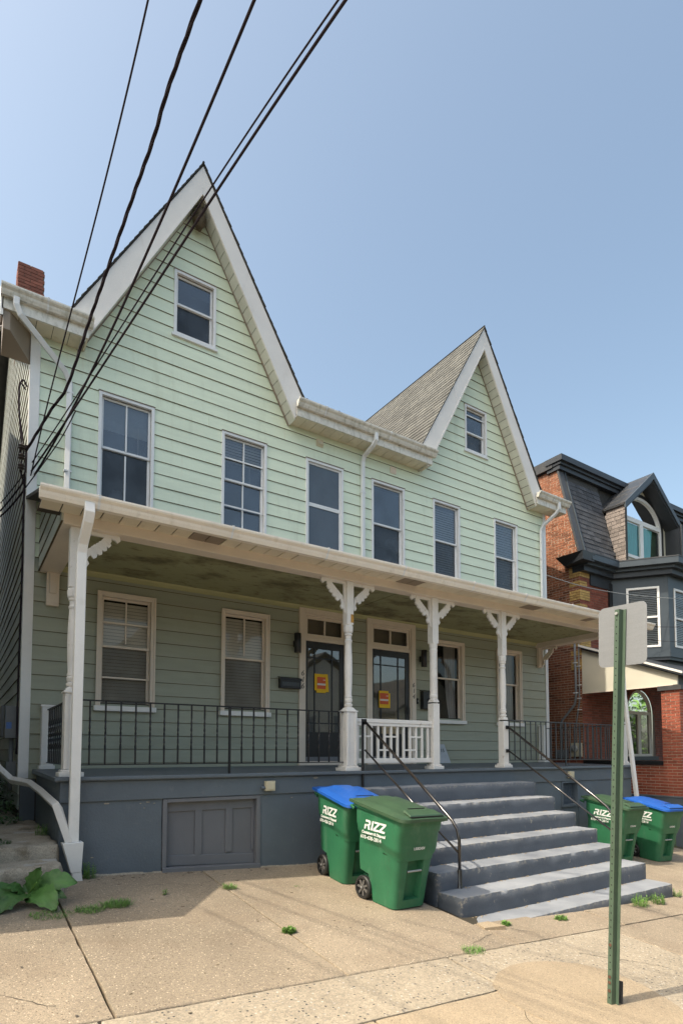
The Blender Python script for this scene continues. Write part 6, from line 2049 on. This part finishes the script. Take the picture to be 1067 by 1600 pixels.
# gable side panel, roof and gutter of that porch
pan = obj('side_panel', MB().prism([(BYF - .01, 1.78), (PF - .16, 1.78), (PF - .16, 1.99), (BYF - .01, 2.93)], 0, BX + .0, BX + .05), M['offwhite'], bh)
m = MB()
for (a, b) in (((.1, 2.45), (-2.06, 1.93)), ((-.4, 2.05), (-2.0, 1.79))):
    pass
obj('panel_edge', MB().box(BX - .012, BX + .0, PF - .06, BYF - .01, 1.76, 1.79), M['cream'], bh)
m = MB().hexa([(BX - .12, PF - .32, 1.96), (18, PF - .32, 1.96), (18, BYF, 2.96), (BX - .12, BYF, 2.96)], [(BX - .12, PF - .32, 2.04), (18, PF - .32, 2.04), (18, BYF, 3.04), (BX - .12, BYF, 3.04)])
obj('porch_roof', m, M['darkcornice'], bh)
obj('porch_gutter', MB().hexa([(BX - .14, PF - .34, 2.0), (BX - .12, PF - .34, 2.0), (BX - .12, BYF, 3.0), (BX - .14, BYF, 3.0)], [(BX - .14, PF - .34, 2.055), (BX - .12, PF - .34, 2.055), (BX - .12, BYF, 3.055), (BX - .14, BYF, 3.055)]), M['white_old'], bh)
obj('porch_beam', MB().box(BX + .055, 18, PF - .155, PF + .12, 1.77, 1.99), M['darkgrey'], bh)
obj('bay_support', MB().box(13.25, 13.9, BYF - .1, BYF, 2.62, 2.78), M['white'], bh)
# conduits and meter on the alley face
m = MB().tube([(BX - .04, .41, 3.15), (BX - .04, .40, 1.75), (BX - .04, .44, 1.5), (BX - .04, .85, 1.08), (BX - .04, .87, .2)], .032, 10)
obj('conduit', m, M['meter'], bh, smooth=True)
m = MB().tube([(BX - .03, .30, 3.1), (BX - .03, .31, 1.6), (BX - .03, .42, 1.0), (BX - .03, .42, .4)], .018, 8)
obj('conduit', m, M['meter'], bh, smooth=True)
m = MB()
for z in (2.5, 2.0, 1.65, 1.35): m.box(BX - .06, BX - .004, .26, .36, z - .01, z + .01)
for z in (2.6, 1.8): m.box(BX - .08, BX - .004, .35, .46, z - .012, z + .012)
obj('clip', m, M['alu'], bh)
obj('meter', MB().box(BX - .14, BX - .005, .27, .52, .12, .48), M['beigebox'], bh, bevel=.01)
obj('meter_dome', MB().lathe([(.05, -.10), (.09, -.07), (.09, 0)], (BX - .14, .40, .34), 16, axis=0), M['hub'], bh, smooth=40)
obj('meter', MB().box(BX - .12, BX - .005, .68, 1.02, .08, .30), M['meter'], bh, bevel=.01)
# service drop coming to the side wall: short stub pipes and wires
m = MB()
m.tube([(BX - .05, .12, 4.02), (BX - .05, .12, 3.5)], .035, 8); m.tube([(BX - .10, -.04, 3.98), (BX - .05, -.04, 3.60)], .028, 8)
obj('weatherhead', m, M['meter'], bh)
lab3 = (('thin wire from the green house corner to the brick house, upper', [(11.16, -.03, 4.55), (12.4, -.35, 4.36), (14.2, -.75, 4.33), (17.5, -1.5, 4.5)], .009),
        ('thin wire running past the bay window, middle', [(12.86, .05, 3.75), (13.9, -.3, 3.60), (15.2, -1.2, 3.55), (16.0, -1.9, 3.55)], .006),
        ('thin wire running past the bay window, lower', [(12.86, .05, 3.65), (14.2, -.9, 3.15), (15.6, -1.7, 3.15), (17.2, -2.4, 3.3)], .005))
for lb, pth_, r in lab3:
    tag(obj('service_wire', MB().tube(smooth_path(pth_), r, 6), M['cable'] if r < .008 else M['steel'], None, loc=pth_[0], smooth=True), lb, 'wire')

# ------------------------------------------------------------------ weeds, grass in the joints, burdock
def leaf_quad(m, p, d, up, L, W, bend=.3):
    """one leaf blade: 2x4 strip"""
    p = Vector(p); d = Vector(d).normalized(); s = d.cross(Vector(up)).normalized()
    prev = None
    for i in range(4):
        t = i / 3
        c = p + d * L * t + Vector((0, 0, -bend * L * t * t))
        w_ = W * (.25 + 1.5 * t - 1.7 * t * t) if i < 3 else 0.002
        a, b = c - s * w_, c + s * w_
        if prev: m.add([prev[0], prev[1], b, a], [(0, 1, 2, 3)])
        prev = (a, b)


def weed(x, y, rad, h, n, label, mat, kind='leafy', z=None, group=None, name='weed'):
    z = gz(x, y) if z is None else z
    r = random.Random(int(x * 100 + y * 37))
    m = MB()
    for i in range(n):
        a = r.uniform(0, 2 * PI); q = rad * math.sqrt(r.random())
        px, py = x + q * math.cos(a), y + q * math.sin(a) * .7
        pz = z + .0816 * (py - y) - .06 * (px - x)
        if kind == 'grass':
            d = Vector((r.uniform(-.6, .6), r.uniform(-.6, .6), r.uniform(.3, 1)))
            leaf_quad(m, (px, py, pz), d, (0, 0, 1), h * r.uniform(.5, 1.4), .0036, bend=.35)
        else:
            hh = h * r.uniform(.3, 1)
            m.tube([(px, py, pz), (px + r.uniform(-.01, .01), py, pz + hh)], .0015, 3, cap=False)
            for k in range(5):
                t = (k + 1) / 5
                d = Vector((r.uniform(-1, 1), r.uniform(-1, 1), r.uniform(.0, .6)))
                leaf_quad(m, (px, py, pz + hh * t), d, (0, 0, 1), r.uniform(.018, .034), .008, bend=.2)
    o = obj(name, m, mat, None, loc=(x, y, z), recalc=False)
    return tag(o, label, 'plant' if kind != 'grass' else 'grass', group)


WG = 'weeds in the pavement cracks'
weed(.30, -3.30, .13, .055, 330, 'grassy weed patch in the shade crossing the left pavement joint', M['grass'], 'grass', group=WG)
weed(-.02, -3.34, .18, .045, 300, 'thin grass strip at the left edge of the shaded pavement', M['grass'], 'grass', group=WG)
weed(.54, -3.22, .13, .075, 420, 'bushier grass patch at the right end of the shaded strip', M['grass'], 'grass', group=WG)
weed(1.76, -2.95, .08, .075, 170, 'small sunlit weed tuft on the middle pavement joint', M['leaf2'], 'grass', group=WG)
weed(1.74, -4.32, .055, .04, 170, 'compact green tuft lower on the middle pavement joint', M['leaf2'], 'leafy', group=WG)
weed(3.05, -5.24, .12, .05, 200, 'grass tuft on the long joint in front of the steps', M['grass'], 'grass', group=WG)
weed(3.95, -4.82, .05, .04, 60, 'tiny weed at the foot of the lowest step, left part', M['leaf2'], 'leafy', group=WG)
weed(4.75, -4.88, .07, .03, 70, 'tiny weed at the foot of the lowest step, middle part', M['leaf2'], 'leafy', group=WG)
weed(6.35, -4.86, .13, .14, 55, 'leafy weed against the right part of the lowest step', M['leaf2'], 'leafy', group=WG)
weed(6.75, -4.86, .12, .13, 50, 'leafy weed by the right end of the lowest step', M['leaf2'], 'leafy', group=WG)
weed(7.45, -4.75, .08, .10, 25, 'small weed just past the right corner of the lowest step', M['leaf2'], 'leafy', group=WG)
weed(1.05, -3.0, .02, .05, 6, 'single small sprout in the shaded pavement', M['leaf2'], 'leafy', group=WG)
weed(2.55, -3.05, .07, .015, 30, 'faint moss tuft left of the bins', M['grass'], 'grass', group=WG)
weed(12.1, -2.3, .15, .25, 30, 'weed at the wall between the right bins and the brick house', M['leaf2'], 'leafy', group=WG)
weed(.48, -2.24, .07, .16, 40, 'leafy weed at the foot of the porch downspout', M['leaf2'], 'leafy', group=WG)
weed(.10, -1.6, .07, .14, 26, 'small weed growing on the broken alley steps', M['leaf2'], 'leafy', z=-.70, group=WG)
weed(-.42, -2.05, .20, .05, 130, 'low moss and weed strip on the alley step', M['leafd'], 'leafy', z=-.70, group=WG)
# alley undergrowth
m = MB(); r = random.Random(5)
for i in range(2600):
    x = r.uniform(-1.05, -.02); y = r.uniform(-.5, 3.5)
    h = (.12 + .55 * max(0, min(1, (y + .3) / 1.5))) * r.random() ** .7
    if x > -.15 and h > .3 and y < .3: continue
    d = Vector((r.uniform(-1, 1), r.uniform(-1, .3), r.uniform(-.2, .7)))
    leaf_quad(m, (x, y, -.70 + h), d, (0, 0, 1), r.uniform(.05, .10), .022, bend=.3)
o = obj('undergrowth', m, M['leafd'], None, loc=(-.5, 1, -.7), recalc=False); o['kind'] = 'stuff'; tag(o, 'dark undergrowth filling the narrow alley at the left edge', 'undergrowth')


def burdock_leaf(par, base, tip, width, droop, mat, fold=.12, seed=0):
    width *= 1.45
    """broad wavy leaf on a stalk"""
    r = random.Random(seed)
    b = Vector(base); t = Vector(tip); d = t - b
    up = Vector((0, 0, 1)); nn = Vector((-.2, -.72, .62)); nn = (nn - d.normalized() * nn.dot(d.normalized())).normalized(); s = d.normalized().cross(nn)
    n, k = 14, 9
    vs = []
    for i in range(n + 1):
        u = i / n
        c = b + d * u + up * (droop * math.sin(PI * u))
        w_ = width * (math.sin(PI * min(1, u ** .75)) ** .6) * (1 - .2 * u) if 0 < u < 1 else .003
        for j in range(-k // 2 + 1, k // 2 + 1):
            q = j / (k // 2)
            rip = .012 * math.sin(u * 22 + j * 2.2 + seed) * abs(q)
            edge = 1 + (.10 * math.sin(u * 26 + seed * 2) + .06 * math.sin(u * 47 + seed)) * (abs(q) > .9)
            ww = w_ * q * edge
            z_ = fold * abs(q) * w_ + rip - (.006 if abs(q) < .01 else 0) + .006 * math.sin(abs(q) * 9 - u * 14)
            vs.append(c + s * ww + nn * z_)
    kk = len(vs) // (n + 1)
    fs = [(i * kk + j, i * kk + j + 1, (i + 1) * kk + j + 1, (i + 1) * kk + j) for i in range(n) for j in range(kk - 1)]
    m = MB().add(vs, fs)
    o = obj('leaf', m, mat, par, recalc=False, smooth=True)
    return o


bd = thing('burdock_plant', (-.15, -3.0, -1.1), 'large burdock with broad ragged leaves at the lower left corner', 'plant')
cB = (-.16, -2.92, -1.06)
for i, (tip, wd_, dr_) in enumerate((((.24, -3.02, -.97), .085, .06), ((.04, -3.28, -1.13), .085, .05), ((-.07, -3.02, -.80), .055, .01), ((-.40, -3.22, -1.12), .085, .06), ((-.56, -3.12, -1.02), .075, .05), ((-.33, -3.05, -.93), .04, .02), ((.14, -3.10, -1.08), .05, .03), ((-.70, -3.0, -1.06), .07, .05))):
    burdock_leaf(bd, (cB[0] + (tip[0] - cB[0]) * .12, cB[1] + (tip[1] - cB[1]) * .12, cB[2] + .03), tip, wd_, dr_, M['leaf'], seed=i)
m = MB()
for tip in ((.0, -2.95, -.98), (-.4, -3.05, -1.0), (-.1, -3.05, -.92)): m.tube([cB, tip], .006, 5)
obj('stalk', m, M['leaf2'], bd)
# debris
m = MB(); r = random.Random(9)
for i in range(60):
    x = r.uniform(.2, 3.2); y = -2.2 - abs(r.gauss(0, .12)) if i < 34 else r.uniform(-5.5, -2.6)
    s = r.uniform(.006, .016)
    m.obox((x, y, gz(x, y) + .002), (s, s * .3 * r.uniform(-1, 1), 0), (-s * .1, s * .5, 0), (0, 0, .0012))
o = obj('leaf_litter', m, M['nest'], None, loc=(1.5, -2.3, -1.2)); o['kind'] = 'stuff'; tag(o, 'scattered dry leaf bits on the pavement along the porch wall', 'litter')
m = MB().prism([(3.60, -4.86), (3.83, -4.92), (3.80, -4.72), (3.66, -4.70)], 2, gz(3.7, -4.8) - .02, gz(3.7, -4.8) + .022)
tag(obj('mortar_patch', m, M['slab_s'], None, loc=(3.7, -4.8, -1.5)), 'broken pale mortar wedge at the left foot of the lowest step', 'mortar')

# grit lying at the back of each tread
m = MB(); r = random.Random(21)
for i in range(1, 7):
    for k in range(46):
        x = r.uniform(SX0 + .1, SX1 - .1); y = sys_[i - 1] - .012 - abs(r.gauss(0, .02)); q = r.uniform(.004, .011)
        m.obox((x, y, szs[i] + .003), (q, q * .4 * r.uniform(-1, 1), 0), (-q * .2, q * .7, 0), (0, 0, .003))
obj('grit', m, M['slab_s'], stairs, kind='stuff')
# drop wires to the house next door (out of the picture above, they streak the pavement with shade)
h_ = 7.0; kx = 1 / math.tan(R(SUN_EL))
for i, ((xa, ya), (xb, yb)) in enumerate((((1.82, -2.22), (2.53, -5.19)), ((1.72, -3.0), (2.14, -4.8)), ((1.25, -3.72), (1.48, -5.14)), ((2.65, -5.34), (2.88, -6.31)), ((3.35, -5.09), (3.66, -5.77)), ((3.93, -5.07), (4.24, -6.39)))):
    d = Vector((xb - xa, yb - ya)).normalized()
    hh = h_ + .35 * i
    pa = Vector((xa, ya)) - d * 1.0; pb = Vector((xb, yb)) + d * 16
    A = Vector((pa.x - hh * kx, pa.y, gz(pa.x, pa.y) + hh)); B = Vector((pb.x - hh * kx, pb.y, gz(xb, yb) + hh + .4))
    tag(obj('street_cable', MB().tube([A, (A + B) / 2, B], .011, 6), M['cable'], None, loc=A), 'overhead cable outside the picture whose thin shadow streaks the sunny pavement', 'cable', 'cables whose shadows streak the pavement')
# houses and trees across the street, seen mirrored in the glass
def far_house(x0, x1, y0, y1, zb, ze, mat, label, gable=True):
    t = thing('house_across_street', ((x0 + x1) / 2, y1, zb), label, 'house')
    xm = (x0 + x1) / 2
    obj('wall', MB().prism([(x0, zb), (x1, zb), (x1, ze), (xm, ze + (2.6 if gable else .01)), (x0, ze)], 1, y0, y1), mat, t)
    obj('roof', MB().prism([(x0 - .3, ze - .1), (xm, ze + (2.9 if gable else .3)), (x1 + .3, ze - .1), (x1 + .3, ze + .1), (xm, ze + (3.1 if gable else .5)), (x0 - .3, ze + .1)], 1, y0 - .3, y1 + .3), M['roofdark'], t)
    n = int((x1 - x0) / 2.2)
    for k in range(n):
        for z in (zb + 1.2, zb + 4.1):
            if z + 1.5 < ze: obj('window', MB().box(x0 + .7 + k * 2.2, x0 + 1.6 + k * 2.2, y1, y1 + .06, z, z + 1.5), M['screen'], t)
MT_ = pmat('tan_far_siding', (.60, .54, .40), .8, .1, 2)
MT2 = pmat('grey_far_siding', (.50, .50, .44), .8, .1, 2)
far_house(4, 13, -32, -23, -2.2, 4.4, MT_, 'tan gabled house across the street, mirrored in the front door glass')
far_house(15, 24, -32, -23.5, -3, 3.8, MT2, 'grey gabled house across the street, mirrored in the right door glass')
far_house(-12, 1.5, -32, -23, -2, 4.8, MT2, 'grey wide house across the street, mirrored in the left porch window')
far_house(26, 34, -32, -24, -3, 3.2, MT_, 'low tan house across the street, mirrored in the right porch windows')
def far_tree(x, y, zb, h, rad, label):
    t = thing('street_tree', (x, y, zb), label, 'tree')
    obj('trunk', MB().tube([(x, y, zb), (x + .1, y, zb + h * .3), (x - .1, y + .1, zb + h * .6)], [.28, .2, .08], 8), M['nest'], t, smooth=True)
    m = MB(); r = random.Random(int(x))
    for i in range(1800):
        v = Vector((r.gauss(0, 1), r.gauss(0, 1), r.gauss(0, 1))).normalized() * rad * r.random() ** .4
        v *= 1 + .3 * mnoise.noise(v * .5)
        leaf_quad(m, (x + v.x, y + v.y, zb + h * .58 + v.z * 1.15), (r.uniform(-1, 1), r.uniform(-1, 1), r.uniform(-.5, .8)), (0, 0, 1), .5, .16)
    obj('crown', m, M['leaf2'], t, recalc=False)
far_tree(42, -15.5, -3.5, 10, 4.6, 'leafy street tree down the road, mirrored in the arched brick house window')
far_tree(50, -20, -3.5, 11, 5, 'second leafy tree farther down the road, mirrored in the arched window')

# hairline cracks and gum spots in the pavement
def crack(pts, w_=.0035, seed=0):
    r = random.Random(seed); m = MB()
    P = []
    for i in range(len(pts) - 1):
        a, b = Vector(pts[i]), Vector(pts[i + 1]); n = max(2, int((b - a).length / .05))
        for k in range(n): P.append(a.lerp(b, k / n) + Vector((r.uniform(-.014, .014), r.uniform(-.014, .014))))
    P.append(Vector(pts[-1]))
    prev = None
    for i, p in enumerate(P):
        d = (P[min(i + 1, len(P) - 1)] - P[max(0, i - 1)]).normalized(); q = Vector((-d.y, d.x)) * w_ * r.uniform(.3, 1.2) * (1 - .7 * i / len(P))
        a, b = gpt(p.x - q.x, p.y - q.y, .0035), gpt(p.x + q.x, p.y + q.y, .0035)
        if prev: m.add([prev[0], prev[1], b, a], [(0, 1, 2, 3)])
        prev = (a, b)
    obj('crack', m, M['hole'], pav, recalc=False)
crack([(3.62, -4.95), (3.30, -5.05), (2.95, -5.24)], .004, 1)
crack([(2.72, -5.95), (2.45, -6.3), (2.38, -6.9)], .003, 2)
crack([(1.73, -2.6), (1.45, -2.75), (1.2, -2.62), (.8, -2.7)], .0022, 3)
crack([(3.9, -4.9), (4.05, -5.08), (4.0, -5.25)], .0028, 4)
crack([(5.35, -4.8), (5.6, -5.0), (5.7, -5.25)], .003, 5)
crack([(-.2, -5.0), (-.6, -4.6), (-.9, -4.0)], .003, 6)
crack([(4.0, -5.6), (4.5, -6.1), (4.6, -6.9)], .003, 7)
m = MB(); r = random.Random(31)
for i in range(46):
    x, y = r.uniform(-.4, 5.5), r.uniform(-6.6, -2.6); q = r.uniform(.004, .011)
    if x > 3.5 and y > -4.95: continue
    m.poly([gpt(x + q * math.cos(a) * r.uniform(.7, 1.2), y + q * math.sin(a) * r.uniform(.7, 1.2), .0068) for a in [2 * PI * k / 7 for k in range(7)]])
obj('gum_spots', m, pmat('gum_spot', (.10, .085, .07), .8, .2, 10), pav, kind='stuff', recalc=False)

# blind cords hanging in two upper windows, pale panels of a half drawn shade
for (x, z0, z1) in ((1.47, 4.78, 5.22), (3.33, 4.80, 5.12)):
    obj('blind_cord', MB().box(x - .006, x + .006, .095, .099, z0, z1), M['white'], house)
obj('roller_shade', MB().box(.93, 1.62, .10, .104, 5.05, 5.5), M['blindw'], house)
obj('roller_shade', MB().box(5.9, 6.6, .12, .124, 4.3, 5.5), M['screen'], house)
# flaked paint and the pale line at the foot of the porch wall
r = random.Random(12)
for (x, z, q) in ((.66, -.33, .022), (1.02, -.345, .012), (1.10, -.335, .018), (1.17, -.35, .010), (1.06, -.40, .010), (3.3, -.115, .03), (2.95, -.36, .012), (.52, -.9, .012)):
    yy = BY - .006 if z < -.31 else BY - .024
    obj('paint_chip', MB().poly([(x + q * 1.5 * math.cos(a) * r.uniform(.6, 1.2), yy - .002, z + q * .5 * math.sin(a) * r.uniform(.6, 1.2)) for a in [2 * PI * k / 8 for k in range(8)]]), M['oldconc'], house, recalc=False)
m = MB(); x = .2
while x < 3.75:
    x2 = x + r.uniform(.03, .09); h = r.uniform(.004, .02)
    m.hexa([gpt(x, BY - .022, -.01), gpt(x2, BY - .022, -.01), gpt(x2, BY, -.01), gpt(x, BY, -.01)], [gpt(x, BY - .008, h), gpt(x2, BY - .008, h * .8), gpt(x2, BY, h * .9), gpt(x, BY, h)])
    x = x2
obj('mortar_line', m, M['oldconc'], house, kind='stuff')
